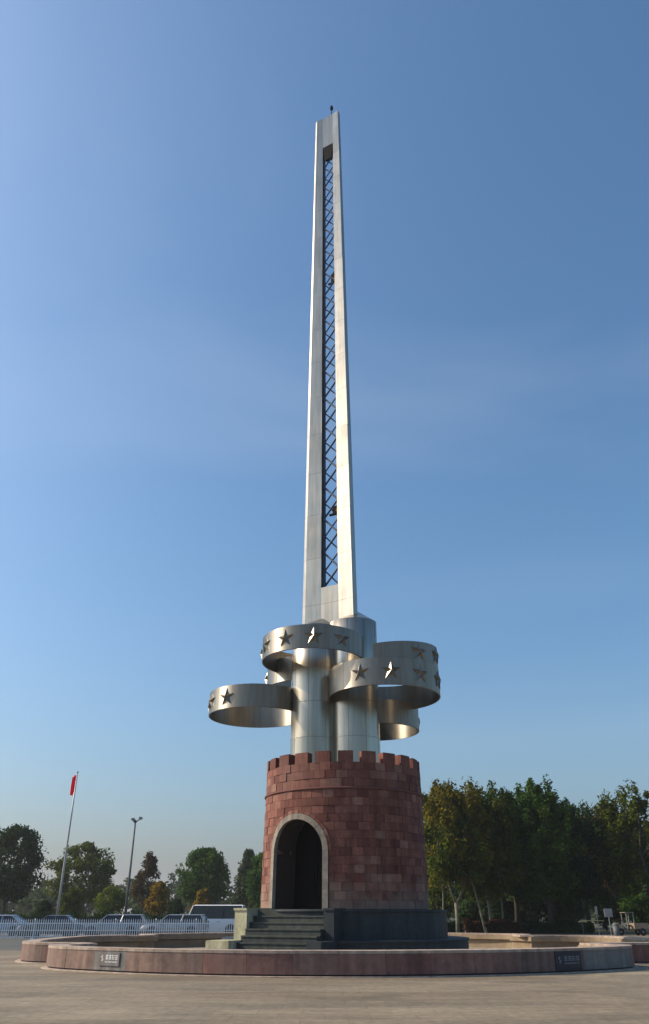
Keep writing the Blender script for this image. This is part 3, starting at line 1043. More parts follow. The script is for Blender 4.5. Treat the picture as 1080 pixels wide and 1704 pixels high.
# ribbon rings with stars
def star_mesh():
    ro, ri, hgt = .44, .175, .15
    v = [(hgt, 0, 0)]
    for k in range(10):
        r = ro if k % 2 == 0 else ri
        a = PI / 2 + k * PI / 5
        v.append((0, r * math.cos(a), r * math.sin(a)))
    f = [[0, 1 + k, 1 + (k + 1) % 10] for k in range(10)] + [list(range(1, 11))[::-1]]
    return mesh_data('star', v, f, M['star'])
STAR = star_mesh()
def ribbon(cx, cy, r, z0, z1, a0, a1, stars, label, th=.07, rise=0.0, sz_=None):
    """band from angle a0 to a1 (degrees, 0 towards the camera, positive to the right)"""
    n = max(8, int(abs(a1 - a0) / 4))
    closed = abs(a1 - a0) >= 359.9
    v, f = [], []
    m = n if closed else n + 1
    bev = .012
    prof = [(r - th, z0), (r - bev, z0), (r, z0 + bev), (r, z1 - bev), (r - bev, z1), (r - th, z1)]
    k6 = len(prof)
    for i in range(m):
        t = R(a0 + (a1 - a0) * i / n)
        dz = rise * i / n
        for rr, z in prof:
            v.append((cx + rr * math.sin(t), cy - rr * math.cos(t), z + dz))
    for i in range(n):
        j = (i + 1) % m
        for q in range(k6):
            f.append([i * k6 + q, j * k6 + q, j * k6 + (q + 1) % k6, i * k6 + (q + 1) % k6])
    if not closed:
        f.append(list(range(k6))[::-1]); f.append([n * k6 + q for q in range(k6)])
    b = part(MB().add(v, f), 'ribbon_ring', M['steel_ring'])
    b['label'] = label
    me = b.data
    for p in me.polygons:
        p.use_smooth = True
    me.set_sharp_from_angle(angle=R(30))
    # vertical sheet joints
    for i in range(0, int(abs(a1 - a0) // 30)):
        t = R(a0 + 12 + i * 30)
        dz = rise * (12 + i * 30) / abs(a1 - a0)
        p0 = Vector((cx + (r + .002) * math.sin(t), cy - (r + .002) * math.cos(t), 0)) - MC
        tv = Vector((math.cos(t), math.sin(t), 0)) * .006
        nv = Vector((math.sin(t), -math.cos(t), 0)) * .004
        lo = [p0 - tv - nv, p0 + tv - nv, p0 + tv + nv * .3, p0 - tv + nv * .3]
        MB().hexa([p + Vector((0, 0, z0 + dz + .02)) for p in lo], [p + Vector((0, 0, z1 + dz - .02)) for p in lo]).build('seam', M['steel_dark'], b)
    for a in stars:
        t = R(a)
        o = obj('star', STAR, b)
        dz = rise * (a - a0) / (a1 - a0)
        o.location = Vector((cx + (r + .0) * math.sin(t), cy - (r + .0) * math.cos(t), (sz_ or (z0 + z1) / 2) + dz)) - MC
        o.rotation_euler = (0, 0, t - PI / 2)
    return b
# upper left, lower left, right (two storeys), right rear, left rear
ribbon(-.53, 35.5, 2.44, 12.08, 13.20, 0, 360, [-97, -64, -31, 1, 33, -130, -163], 'upper left ribbon ring with stars passing in front of the columns')
ribbon(2.74, 34.9, 2.55, 10.24, 11.46, 0, 360, [-28, 3, 35, 67, 99, 131], 'large right ribbon ring with stars')
ribbon(2.74, 34.96, 2.545, 10.90, 12.10, -14, 170, [35, 67, 99, 131], 'upper half ribbon rising above the large right ring', rise=.8, sz_=11.64)
ribbon(-3.30, 37.4, 2.30, 9.95, 11.02, 0, 360, [-33, -65, -97, -130, -162], 'lower left ribbon ring with stars')
ribbon(2.52, 38.0, 2.10, 9.38, 10.50, 0, 360, [99, 131, 163], 'small lower right ribbon ring behind the columns')
ribbon(-.70, 38.5, 2.22, 11.55, 12.75, -150, 10, [-92, -124], 'rear left ribbon arc mostly hidden by the columns')

# ------------------------------------------------------------------ white picket fence along the road
FY = 57.0
FX0, FX1 = -27.0, -0.5
fence = empty('picket_fence', (FX0, FY, 0))
tag(fence, 'white metal picket fence in front of the parked cars', 'fence')
PAN = 2.65
npan = int((FX1 - FX0) / PAN)
post = mesh_data('post', *(lambda b: (b.v, b.f))(MB().box((-.035, -.035, .004), (.035, .035, 1.16)).hexa(
    [Vector(p) for p in ((-.05, -.05, 1.161), (.05, -.05, 1.161), (.05, .05, 1.161), (-.05, .05, 1.161))],
    [Vector(p) for p in ((-.012, -.012, 1.25), (.012, -.012, 1.25), (.012, .012, 1.25), (-.012, .012, 1.25))])), M['fence'])
pick = mesh_data('picket', *(lambda b: (b.v, b.f))(MB().box((-.024, -.014, .10), (.024, .014, 1.10)).hexa(
    [Vector(p) for p in ((-.030, -.014, 1.101), (.030, -.014, 1.101), (.030, .014, 1.101), (-.030, .014, 1.101))],
    [Vector(p) for p in ((-.004, -.003, 1.22), (.004, -.003, 1.22), (.004, .003, 1.22), (-.004, .003, 1.22))])), M['fence'])
rail = mesh_data('rail', *(lambda b: (b.v, b.f))(MB().box((.036, -.02, -.025), (PAN - .036, .02, .025))), M['fence'])
foot = mesh_data('post_foot', *(lambda b: (b.v, b.f))(MB().lathe([(.17, .004), (.16, .05), (.07, .09)], n=10)), M['fence'])
for k in range(npan + 1):
    p = obj('post', post, fence, (k * PAN, 0, 0))
    obj('foot', foot, p)
    if k == npan:
        break
    for z in (.18, .55, .96):
        obj('rail', rail, fence, (k * PAN, .0, z))
    for j in range(1, 18):
        o = obj('picket', pick, fence, (k * PAN + j * PAN / 18, -.034, 0))

# ------------------------------------------------------------------ vehicles
def wheel(parent, x, y, r, side):
    w = empty('wheel', (x, y, r))
    w.parent = parent
    rot = Matrix.Rotation(PI / 2, 4, 'X')
    t = MB().lathe([(r * .62, -.10), (r * .95, -.10), (r, -.07), (r, .07), (r * .95, .10), (r * .62, .10)], n=20)
    t.v = [rot @ p for p in t.v]
    t = t.build('tyre', M['tyre'], w)
    m = MB().lathe([(r * .60, -.085), (r * .62, .102)], n=16)
    for k in range(5):
        a = 2 * PI * k / 5
        Mx = Matrix.Rotation(a, 4, 'Z')
        for s_ in (-1, 1):
            m.box((-.035, 0, s_ * .108 - .006), (.035, r * .58, s_ * .108 + .006), Mx)
    m.v = [rot @ p for p in m.v]
    m.build('rim', M['rim'], w)
def loft(stations):
    """stations: list of rings with the same vertex count"""
    v, f = [], []
    n = len(stations[0])
    for ring in stations:
        v += ring
    for i in range(len(stations) - 1):
        for k in range(n):
            f.append([i * n + k, i * n + (k + 1) % n, (i + 1) * n + (k + 1) % n, (i + 1) * n + k])
    f.append(list(range(n))[::-1]); f.append([(len(stations) - 1) * n + k for k in range(n)])
    return v, f
def make_vehicle(name, paint, L, H, Wd, belt, hood, cab, wheels, wr, van=False):
    """side profile given by fractions of the length; x runs forward"""
    root = empty(name, (0, 0, 0))
    hw = Wd / 2
    zb = .24
    # lower body
    if van:
        prof = [(-.5, .45, belt * .95), (-.49, .34, belt), (-.40, zb, belt), (0, zb, belt), (.33, zb, belt), (.42, zb, belt * .97), (.47, .30, belt * .86), (.495, .38, belt * .72), (.5, .45, belt * .62)]
    else:
        prof = [(-.5, .42, belt * .90), (-.485, .32, belt * .98), (-.40, zb, belt), (-.1, zb, belt), (cab[3] + .0, zb, belt), (.34, zb, hood), (.44, .27, hood * .93), (.485, .34, hood * .82), (.5, .42, hood * .68)]
    st_ = []
    for x, lo, hi in prof:
        e = 1 - max(0, abs(x) - .40) * 1.5
        w = hw * e
        st_.append([Vector((x * L, -w * .90, lo)), Vector((x * L, -w, lo + (hi - lo) * .25)), Vector((x * L, -w, lo + (hi - lo) * .7)), Vector((x * L, -w * .93, hi)),
                    Vector((x * L, w * .93, hi)), Vector((x * L, w, lo + (hi - lo) * .7)), Vector((x * L, w, lo + (hi - lo) * .25)), Vector((x * L, w * .90, lo))])
    body = MB().add(*loft(st_)).build('body', paint, root)
    for p in body.data.polygons:
        p.use_smooth = True
    body.data.set_sharp_from_angle(angle=R(35))
    # greenhouse of dark glass, roof skin and pillars in paint
    x0, x1, x2, x3 = [q * L for q in cab]        # rear foot, rear roof, front roof, front foot
    wb, wt = hw * .90, hw * (.84 if van else .72)
    zb_, zt = belt - .02, H - .05
    g = MB().hexa([Vector((x0, -wb, zb_)), Vector((x3, -wb, zb_)), Vector((x3, wb, zb_)), Vector((x0, wb, zb_))],
                  [Vector((x1, -wt, zt)), Vector((x2, -wt, zt)), Vector((x2, wt, zt)), Vector((x1, wt, zt))])
    g.build('glasshouse', M['glass'], root)
    rf = MB().hexa([Vector((x1 - .05, -wt - .02, zt)), Vector((x2 + .05, -wt - .02, zt)), Vector((x2 + .05, wt + .02, zt)), Vector((x1 - .05, wt + .02, zt))],
                   [Vector((x1 + .1, -wt * .86, H)), Vector((x2 - .14, -wt * .86, H)), Vector((x2 - .14, wt * .86, H)), Vector((x1 + .1, wt * .86, H))])
    rf.build('roof', paint, root)
    for s_ in (-1, 1):
        pil = [(x0, x1), (x3, x2)] + [((x0 + (x3 - x0) * q), (x1 + (x2 - x1) * q)) for q in ((.36, .68) if van else (.52,))]
        for a, b in pil:
            MB().tube([(a, s_ * (wb + .006), zb_ + .0), (b, s_ * (wt + .006), zt)], .045, 6).build('pillar', M['trim'] if van and a not in (x0, x3) else paint, root)
        MB().box((x3 - .32, s_ * (hw + .02) - .07, belt - .02), (x3 - .18, s_ * (hw + .02) + .07, belt + .12)).build('wing_mirror', paint, root)
        hz = hood * .72 if not van else belt * .62
        MB().hexa([Vector((L * .455, s_ * hw * .52, hz - .06)), Vector((L * .49, s_ * hw * .50, hz - .06)), Vector((L * .47, s_ * hw * .86, hz - .05)), Vector((L * .43, s_ * hw * .90, hz - .05))],
                  [Vector((L * .45, s_ * hw * .52, hz + .07)), Vector((L * .482, s_ * hw * .50, hz + .07)), Vector((L * .46, s_ * hw * .86, hz + .09)), Vector((L * .42, s_ * hw * .90, hz + .09))]).build('headlight', M['headlight'], root)
        MB().box((-L * .499, s_ * hw * .66 - .12, belt * .74), (-L * .470, s_ * hw * .66 + .12, belt * .90)).build('taillight', M['taillight'], root)
        for wx in wheels:
            wheel(root, wx * L, s_ * (hw - .11), wr, s_)
            # dark arch behind the wheel
            a = MB().lathe([(wr * 1.16, -.01), (wr * 1.16, .01)], n=18)
            a.v = [Matrix.Rotation(PI / 2, 4, 'X') @ p + Vector((wx * L, s_ * (hw + .004), wr + .02)) for p in a.v]
            a.build('wheel_arch', M['trim'], root)
        for dx in ((-.1, .14) if not van else (-.12, .12)):
            MB().box((dx * L, s_ * (hw + .004) - .012, belt * .82), (dx * L + .2, s_ * (hw + .004) + .012, belt * .85)).build('door_handle', M['trim'], root)
    MB().box((L * .470, -hw * .42, .40), (L * .503, hw * .42, .55)).build('grille', M['trim'], root)
    MB().box((-L * .505, -.26, .52), (-L * .485, .26, .64)).build('number_plate', M['white'], root)
    return root
silver = car_paint('silver_paint', (0.30, 0.31, 0.32), .28, .6)
grey = car_paint('graphite_paint', (0.09, 0.095, 0.105), .28, .4)
white_p = car_paint('white_car_paint', (0.78, 0.79, 0.80), .3, 0)
ice = car_paint('ice_blue_paint', (0.26, 0.31, 0.40), .3, .3)
def park(v, px, Y, rz, label, cat):
    v.location = (gx(px, Y), Y, .006)
    v.rotation_euler = (0, 0, R(rz))
    tag(v, label, cat, 'vehicles parked behind the picket fence')
suv = dict(L=4.6, H=1.46, Wd=1.82, belt=.90, hood=.88, cab=(-.49, -.42, .10, .23), wheels=(-.29, .31), wr=.34)
sedan = dict(L=4.6, H=1.42, Wd=1.78, belt=.86, hood=.82, cab=(-.40, -.22, .06, .22), wheels=(-.29, .31), wr=.32)
park(make_vehicle('parked_car', silver, **suv), 190, 62, 184, 'silver estate car, left one of the two with pale roofs behind the fence', 'car')
park(make_vehicle('parked_car', grey, **sedan), 88, 61.5, 180, 'dark grey saloon car behind the fence beside the flagpole', 'car')
park(make_vehicle('parked_car', silver, **suv), 292, 61.5, 176, 'silver estate car between the white minibus and the other estate car', 'car')
park(make_vehicle('parked_car', ice, **sedan), 0, 66, 180, 'pale blue car at the left edge of the picture', 'car')
park(make_vehicle('minibus', white_p, L=4.6, H=2.1, Wd=1.95, belt=1.15, hood=1.0, cab=(-.495, -.485, .34, .43), wheels=(-.30, .33), wr=.36, van=True), 356, 67.0, 180, 'white minibus with dark windows left of the stone steps', 'minibus')

# ------------------------------------------------------------------ flagpole, flag, lamp post
p = at(93, 1535, 64)
px_, py_ = p.x, 64.0
top = 11.5
fp = empty('flagpole', (px_, py_, 0))
tag(fp, 'tall slim grey flagpole leaning out over the parked cars', 'flagpole')
fp['label'] = 'tall slim grey flagpole behind the fence carrying a limp flag'
MB().lathe([(.30, .004), (.30, .10), (.16, .14)], n=16).build('base', M['pole'], fp)
MB().lathe([(.085, .12), (.075, 4), (.06, 8), (.04, top)], n=12).build('shaft', M['pole'], fp, smooth=True)
MB().lathe([(.02, top - .01), (.075, top + .03), (.085, top + .08), (.05, top + .14), (.01, top + .16)], n=12).build('finial', M['pole'], fp, smooth=True)
MB().tube([(.09, -.05, 1.2), (.085, -.03, top - .1)], .008, 5).build('halyard', M['white'], fp)
# limp flag: a folded cloth hanging down along the pole
v, f = [], []
nu, nv = 26, 22
for j in range(nv + 1):
    t = j / nv
    for i in range(nu + 1):
        u = i / nu
        wd = .72 * (.55 + .45 * t) * (1 - .25 * t * t)
        x = -.06 - u * wd + .03 * math.sin(u * 9 + t * 4)
        y = .16 * math.sin(u * 13 + t * 1.5) * (.4 + .6 * u) * (1 - .3 * t)
        z = -t * (1.20 + .28 * math.sin(u * 3.0 + .4)) - u * .22
        v.append((x, y, z))
for j in range(nv):
    for i in range(nu):
        a = j * (nu + 1) + i
        f.append([a, a + 1, a + nu + 2, a + nu + 1])
fl_o = MB().add(v, f).build('flag', M['red'], None, (px_ - .045, py_, top - .1), smooth=True)
fl_o.rotation_euler = (0, 0, R(-48))
fl_o.modifiers.new('cloth', 'SOLIDIFY').thickness = .006
tag(fl_o, 'limp red flag hanging at the top of the flagpole', 'flag')

p = at(211, 1500, 90)
lp = empty('lamp_post', (p.x, 90, 0))
tag(lp, 'tall grey lamp post with two short lamp heads left of the monument', 'lamp post')
lt = 10.6
MB().lathe([(.26, .004), (.26, .35), (.15, .45)], n=14).build('base', M['lamp'], lp)
MB().lathe([(.15, .44), (.12, 5), (.10, lt)], n=12).build('pole', M['lamp'], lp, smooth=True)
for s_, ln in ((-1, .26), (1, .55)):
    arm = MB().tube([(0, 0, lt - .35), (s_ * .25, 0, lt - .08), (s_ * ln, 0, lt + (.12 if s_ > 0 else .0))], .06, 8).build('arm', M['lamp'], lp)
    zz_ = lt + (.12 if s_ > 0 else .0)
    hd = MB().hexa([Vector((s_ * (ln - .17), -.2, zz_ - .08)), Vector((s_ * (ln + .2), -.2, zz_ - .02)), Vector((s_ * (ln + .2), .2, zz_ - .02)), Vector((s_ * (ln - .17), .2, zz_ - .08))],
                   [Vector((s_ * (ln - .14), -.12, zz_ + .18)), Vector((s_ * (ln + .16), -.12, zz_ + .16)), Vector((s_ * (ln + .16), .12, zz_ + .16)), Vector((s_ * (ln - .14), .12, zz_ + .18))]).build('lamp_head', M['lamp'], lp)
    MB().box((s_ * ln - .12, -.14, zz_ - .11), (s_ * ln + .14, .14, zz_ - .085)).build('lens', M['lens'], hd)

# ------------------------------------------------------------------ trees
def quads_mesh(name, P, N, size, mat, rs):
    """leaf faces at points P with normals N: pointed four-sided leaves"""
    k = len(P)
    t = rs.normal(size=(k, 3))
    t -= N * (t * N).sum(1, keepdims=True)
    t /= np.linalg.norm(t, axis=1, keepdims=True) + 1e-9
    b = np.cross(N, t)
    sz_ = size * rs.uniform(.6, 1.35, (k, 1))
    V = np.empty((k, 4, 3))
    V[:, 0] = P - t * sz_
    V[:, 1] = P - b * sz_ * .55 + N * sz_ * .12
    V[:, 2] = P + t * sz_
    V[:, 3] = P + b * sz_ * .55 + N * sz_ * .12
    me = bpy.data.meshes.new(name)
    me.vertices.add(4 * k)
    me.vertices.foreach_set('co', V.reshape(-1))
    me.loops.add(4 * k)
    me.loops.foreach_set('vertex_index', np.arange(4 * k, dtype=np.int32))
    me.polygons.add(k)
    me.polygons.foreach_set('loop_start', np.arange(0, 4 * k, 4, dtype=np.int32))
    me.update(calc_edges=True)
    me.materials.append(mat)
    return me
def unit(a):
    return a / (np.linalg.norm(a, axis=-1, keepdims=True) + 1e-9)
def crown_points(rs, h0, h1, rad, n, shape, clumps, csize):
    """leaf points gathered in clumps inside a crown from h0 to h1; shape gives the radius profile"""
    out, nor = [], []
    per = n // clumps
    leaders = []
    if shape == 'vase':
        for k in range(15):
            a = rs.uniform(0, 2 * PI)
            q = rad * .86 * math.sqrt(rs.uniform(0, 1))
            leaders.append((q * math.cos(a), q * math.sin(a), rs.uniform(.84, .99) - .13 * (q / rad) ** 2))
        leaders[0] = (rs.uniform(-.2, .2) * rad, 0, 1.0)
    for c in range(clumps):
        t = rs.uniform(0, 1) ** .9
        if shape == 'round':
            pr = math.sqrt(max(.03, 1 - (2 * t - 1) ** 2)) * (1.06 - .25 * t)
        elif shape == 'poplar':
            pr = (min(1, t / .22) ** .7) * (1 - .78 * max(0, t - .3) / .7) 
        elif shape == 'vase':
            pr = (.42 + .58 * min(1, t / .55)) * math.sqrt(max(.05, 1 - max(0, (t - .5) / .52) ** 2))
        else:                               # cone
            pr = (1 - t) ** .8 + .06
        a = rs.uniform(0, 2 * PI)
        q = rs.uniform(.12, 1) ** .42
        r = rad * pr * q * rs.uniform(.82, 1.12)
        ctr = np.array((r * math.cos(a), r * math.sin(a), h0 + (h1 - h0) * t))
        m = max(12, int(per * rs.uniform(.5, 1.5)))
        cs = csize * rs.uniform(.6, 1.35) * (1.0 - .35 * t)
        d = unit(rs.normal(size=(m, 3))) * (rs.uniform(0, 1, (m, 1)) ** .45) * cs
        d[:, 2] *= .8
        if shape in ('poplar', 'vase'):
            d[:, 2] *= 1.5
        if leaders:
            lx, ly, lt_ = leaders[rs.randint(len(leaders))]
            tt = rs.uniform(0, 1) ** .85
            spread = rad * .55 * (1 - tt) ** .42 * (.6 + .4 * min(1, tt / .2)) + .05
            a = rs.uniform(0, 2 * PI)
            q = spread * math.sqrt(rs.uniform(.05, 1))
            k_ = .45 + .55 * min(1, tt / .35)
            ctr = np.array((lx * k_ + q * math.cos(a), ly * k_ + q * math.sin(a), h0 + (h1 - h0) * lt_ * tt - (.35 * cs if tt > .8 else 0)))
            d *= (1.0 - .30 * tt)
            d[:, 2] *= 1 + .35 * tt
        out.append(ctr + d)
        nor.append(unit(d * .8 + rs.normal(size=(m, 3)) * cs * .55 + np.array((0, 0, .35 * cs))))
    return np.concatenate(out), np.concatenate(nor)
def limb_set(mb, rs, h0, h1, rad, r0, nl, shape, lean=(0, 0), fork=None):
    top_ = Vector((lean[0], lean[1], h1))
    pts = [Vector((0, 0, -.05))]
    for k in range(1, 6):
        t = k / 5
        pts.append(Vector((lean[0] * t + rs.normal() * .05 * h1 / 8, lean[1] * t + rs.normal() * .05 * h1 / 8, h1 * .86 * t)))
    if not fork:
        mb.tube(pts, [r0 * (1 - .82 * k / 5) for k in range(6)], 8)
        mb.tube([(0, 0, -.04), (0, 0, .5)], [r0 * 1.45, r0 * .98], 8)
    else:
        zf = fork
        mb.tube([(0, 0, -.05), (.03, 0, zf * .5), (.0, 0, zf)], [r0 * 1.25, r0, r0 * .95], 8)
        mb.tube([(0, 0, zf - .15), (-.45, .1, zf + 1.3), (-1.2, .1, zf + 4.2), (-1.5, .0, h1 * .85)], [r0 * .75, r0 * .62, r0 * .45, .03], 7)
        mb.tube([(0, 0, zf - .15), (.75, -.1, zf + 1.1), (1.15, -.1, zf + 2.6), (1.0, .1, zf + 5.0), (1.2, 0, h1 * .8)], [r0 * .72, r0 * .6, r0 * .5, r0 * .4, .03], 7)
    for k in range(nl):
        t = .25 + .65 * (k + rs.uniform(0, .8)) / nl
        z = h0 * .8 + (h1 * .86 - h0 * .8) * t * .9
        i = z / (h1 * .86)
        st_ = Vector((lean[0] * i, lean[1] * i, z))
        a = rs.uniform(0, 2 * PI)
        ln = rad * (1.0 - .5 * t) * rs.uniform(.6, .95)
        up = ln * (1.1 if shape in ('poplar', 'vase') else .55)
        mid = st_ + Vector((math.cos(a) * ln * .5, math.sin(a) * ln * .5, up * .4))
        end = st_ + Vector((math.cos(a) * ln, math.sin(a) * ln, up))
        rr = r0 * (1 - .75 * i) * .5
        mb.tube([st_, mid, end], [rr, rr * .6, .012], 6)
LEAF = dict(
    dark=leaf_mat('dark_green_leaves', [(0.014, 0.030, 0.014), (0.027, 0.052, 0.020), (0.050, 0.078, 0.024)]),
    green=leaf_mat('green_leaves', [(0.020, 0.050, 0.010), (0.042, 0.090, 0.015), (0.080, 0.125, 0.020)]),
    olive=leaf_mat('olive_leaves', [(0.032, 0.055, 0.010), (0.070, 0.095, 0.014), (0.13, 0.135, 0.018)]),
    gold=leaf_mat('turning_leaves', [(0.050, 0.062, 0.010), (0.11, 0.10, 0.014), (0.20, 0.145, 0.020)]),
    yellow=leaf_mat('yellow_leaves', [(0.10, 0.085, 0.014), (0.22, 0.15, 0.020), (0.30, 0.19, 0.028)]),
    lime=leaf_mat('yellow_green_leaves', [(0.06, 0.095, 0.015), (0.11, 0.14, 0.022), (0.17, 0.18, 0.03)]),
    rust=leaf_mat('brown_green_leaves', [(0.055, 0.045, 0.020), (0.085, 0.062, 0.028), (0.115, 0.078, 0.036)]),
    hazy=leaf_mat('grey_green_leaves', [(0.040, 0.060, 0.030), (0.055, 0.078, 0.036), (0.075, 0.092, 0.044)]),
    redhedge=leaf_mat('red_brown_leaves', [(0.045, 0.022, 0.014), (0.075, 0.036, 0.022), (0.06, 0.05, 0.02)]),
)
def tree(name, label, px, Y, py_top, py_low, wpx, leaf, seed, shape='round', n=9000, clumps=110, lsize=.17, csize=.9, bark='bark', lean=(0, 0), fork=None, r0=None, group=None, cat='tree', nl=9):
    """crown given by the rows of its top and its lowest foliage and by its width in pixels"""
    rs = np.random.RandomState(seed)
    b = at(px, 1540, Y)
    ztop_ = at(px, py_top, Y).z
    zlow = max(.15, at(px, py_low, Y).z)
    sc = at(px + 1, py_low, Y).x - at(px, py_low, Y).x
    rad = wpx * sc / 2
    # vertical trees lean in the picture: px is where the middle of the crown stands
    mid = at(px, (py_top + py_low) / 2, Y)
    root = empty(name, (mid.x, Y, 0))
    tag(root, label, cat, group)
    r0 = r0 or max(.06, .020 * ztop_)
    mb = MB()
    limb_set(mb, rs, zlow, ztop_, rad, r0, nl, shape, lean, fork)
    mb.build('trunk', M[bark], root, smooth=True)
    P, N = crown_points(rs, zlow, ztop_, rad, n, shape, clumps, csize)
    t = np.clip(P[:, 2:3] / ztop_, 0, 1)
    P[:, 0:1] += lean[0] * t
    P[:, 1:2] += lean[1] * t
    P[:, 2] = np.maximum(P[:, 2], .08)
    obj('crown', quads_mesh('crown', P, N, lsize, LEAF[leaf], rs), root)
    return root
G = 'trees of the dark grove right of the monument'
# right-hand grove, front row
tree('grove_tree', 'yellowing tree with a pale forked trunk beside the castle', 750, 72, 1296, 1466, 124, 'gold', 1, 'vase', 17000, 260, .15, .85, 'palebark', fork=2.3, r0=.15, group=G)
tree('grove_tree', 'olive green tree second from the castle in the grove', 806, 74, 1292, 1490, 112, 'olive', 2, 'vase', 17000, 260, .15, .85, 'palebark', lean=(-.7, 0), r0=.15, group=G)
tree('grove_tree', 'dark green tree in the middle of the grove, third from the castle', 846, 77, 1302, 1488, 106, 'green', 3, 'vase', 16000, 260, .15, .85, group=G)
tree('grove_tree', 'tall dark green tree with a pointed top, tallest of the grove', 900, 75, 1288, 1488, 122, 'green', 4, 'vase', 18000, 280, .15, .85, group=G)
tree('grove_tree', 'lower dark tree in the dip of the grove skyline', 962, 78, 1326, 1490, 108, 'dark', 5, 'vase', 16000, 260, .15, .9, group=G)
tree('grove_tree', 'tall tree at the right edge with yellow green top', 1066, 74, 1302, 1490, 124, 'olive', 6, 'vase', 17000, 260, .15, .85, group=G)
tree('grove_tree', 'rusty topped tree behind the dip at the right', 1012, 88, 1328, 1490, 84, 'rust', 7, 'vase', 11000, 180, .16, .9, group=G)
tree('grove_tree', 'slim yellowing tree touching the right side of the castle', 722, 84, 1306, 1485, 76, 'gold', 8, 'vase', 10000, 180, .16, .85, group=G)
# rows behind, that close the grove
GB = 'trees at the back of the grove'
back = ['forked trunk tree', 'second grove tree', 'third grove tree', 'tallest grove tree', 'low tree in the dip', 'rusty topped tree']
for k, (px, Y, t, w, lf) in enumerate(((775, 92, 1318, 100, 'dark'), (832, 95, 1312, 100, 'dark'), (880, 98, 1318, 100, 'dark'), (935, 92, 1336, 100, 'dark'), (990, 96, 1342, 100, 'dark'), (1040, 94, 1336, 100, 'dark'))):
    tree('grove_tree', 'dark tree deep in the grove behind the ' + back[k], px, Y, t, 1515, w, lf, 30 + k, 'vase', 9000, 130, .2, 1.1, group=GB)
# shrubs under the grove
GS = 'shrubs under the grove'
lab = ['leafy shrub under the grove beside the plinth', 'low shrub beside the pale forked trunk', 'rounded shrub below the second grove tree', 'spreading grey shrub in the middle of the grove',
       'dark shrub below the tallest grove tree', 'pale leaved shrub left of the white notice board', 'dark shrub behind the cargo tricycle', 'shrub at the right edge under the grove']
for k, (px, Y, t, w, lf) in enumerate(((728, 78, 1478, 60, 'olive'), (785, 80, 1500, 50, 'dark'), (822, 79, 1490, 60, 'dark'), (872, 80, 1478, 70, 'hazy'), (915, 82, 1482, 60, 'dark'), (945, 78, 1488, 46, 'hazy'), (1004, 84, 1480, 70, 'dark'), (1064, 82, 1476, 56, 'green'))):
    tree('shrub', lab[k], px, Y, t, 1536, w, lf, 50 + k, 'round', 4500, 60, .13, .6, group=GS, cat='shrub', nl=6)
# more trunks that catch light
def stem(px, Y, lean, h, r, label):
    root = empty('young_tree', (gx(px, Y, 1545), Y, 0))
    tag(root, label, 'tree')
    rs = np.random.RandomState(int(px))
    mb = MB()
    limb_set(mb, rs, h * .5, h, 1.4, r, 5, 'vase', lean)
    mb.build('trunk', M['palebark'], root, smooth=True)
    P, N = crown_points(rs, h * .45, h, 1.7, 3500, 'vase', 40, .7)
    P[:, 0] += lean[0] * P[:, 2] / h
    obj('crown', quads_mesh('crown', P, N, .14, LEAF['olive'], rs), root)
stem(742, 70, (-.2, 0), 8.5, .085, 'thin pale stemmed tree between the plinth and the forked trunk')
stem(808, 71, (-1.5, 0), 9.0, .10, 'thin pale stemmed tree leaning left, right of the forked trunk')
stem(838, 74, (.1, 0), 9.0, .09, 'thin upright tree in front of the middle of the grove')

# hedges
def hedge(name, x0, x1, y0, y1, hgt, leaf, n, label, seed, lsize=.09):
    rs = np.random.RandomState(seed)
    root = empty(name, ((x0 + x1) / 2, (y0 + y1) / 2, 0))
    tag(root, label, 'hedge')
    lx, ly = (x1 - x0) / 2, (y1 - y0) / 2
    MB().box((-lx * .97, -ly * .7, .02), (lx * .97, ly * .7, hgt * .8)).build('stems', M['bark'], root)
    P = np.stack([rs.uniform(-lx, lx, n), rs.uniform(-1, 1, n), rs.uniform(.05, 1, n) ** .7], 1)
    P[:, 1] = np.sign(P[:, 1]) * np.abs(P[:, 1]) ** .4 * ly
    P[:, 2] *= hgt * (1 + .12 * np.sin(P[:, 0] * 2.1) + .08 * np.sin(P[:, 0] * 5.3 + 1))
    N = unit(rs.normal(size=(n, 3)) + np.array((0, -.4, .7)))
    obj('foliage', quads_mesh('foliage', P, N, lsize, LEAF[leaf], rs), root)
hedge('hedge', gx(772, 73), gx(864, 73), 72.4, 73.6, .95, 'redhedge', 7000, 'low red brown hedge at the foot of the grove', 70)
hedge('hedge', gx(866, 74), gx(985, 74), 73.4, 74.6, .85, 'dark', 8000, 'low dark green hedge right of the red brown hedge', 71)
hedge('hedge', gx(700, 75), gx(770, 75), 74.4, 75.6, .8, 'dark', 5000, 'low dark hedge behind the plinth left of the red brown hedge', 72)
hedge('hedge', -62, gx(250, 80), 79.2, 81.2, 1.45, 'dark', 16000, 'long dark clipped hedge behind the parked cars', 73, .12)
hedge('hedge', gx(252, 80), gx(470, 80), 79.2, 81.0, 1.2, 'dark', 9000, 'lower stretch of clipped hedge behind the white minibus', 74, .12)

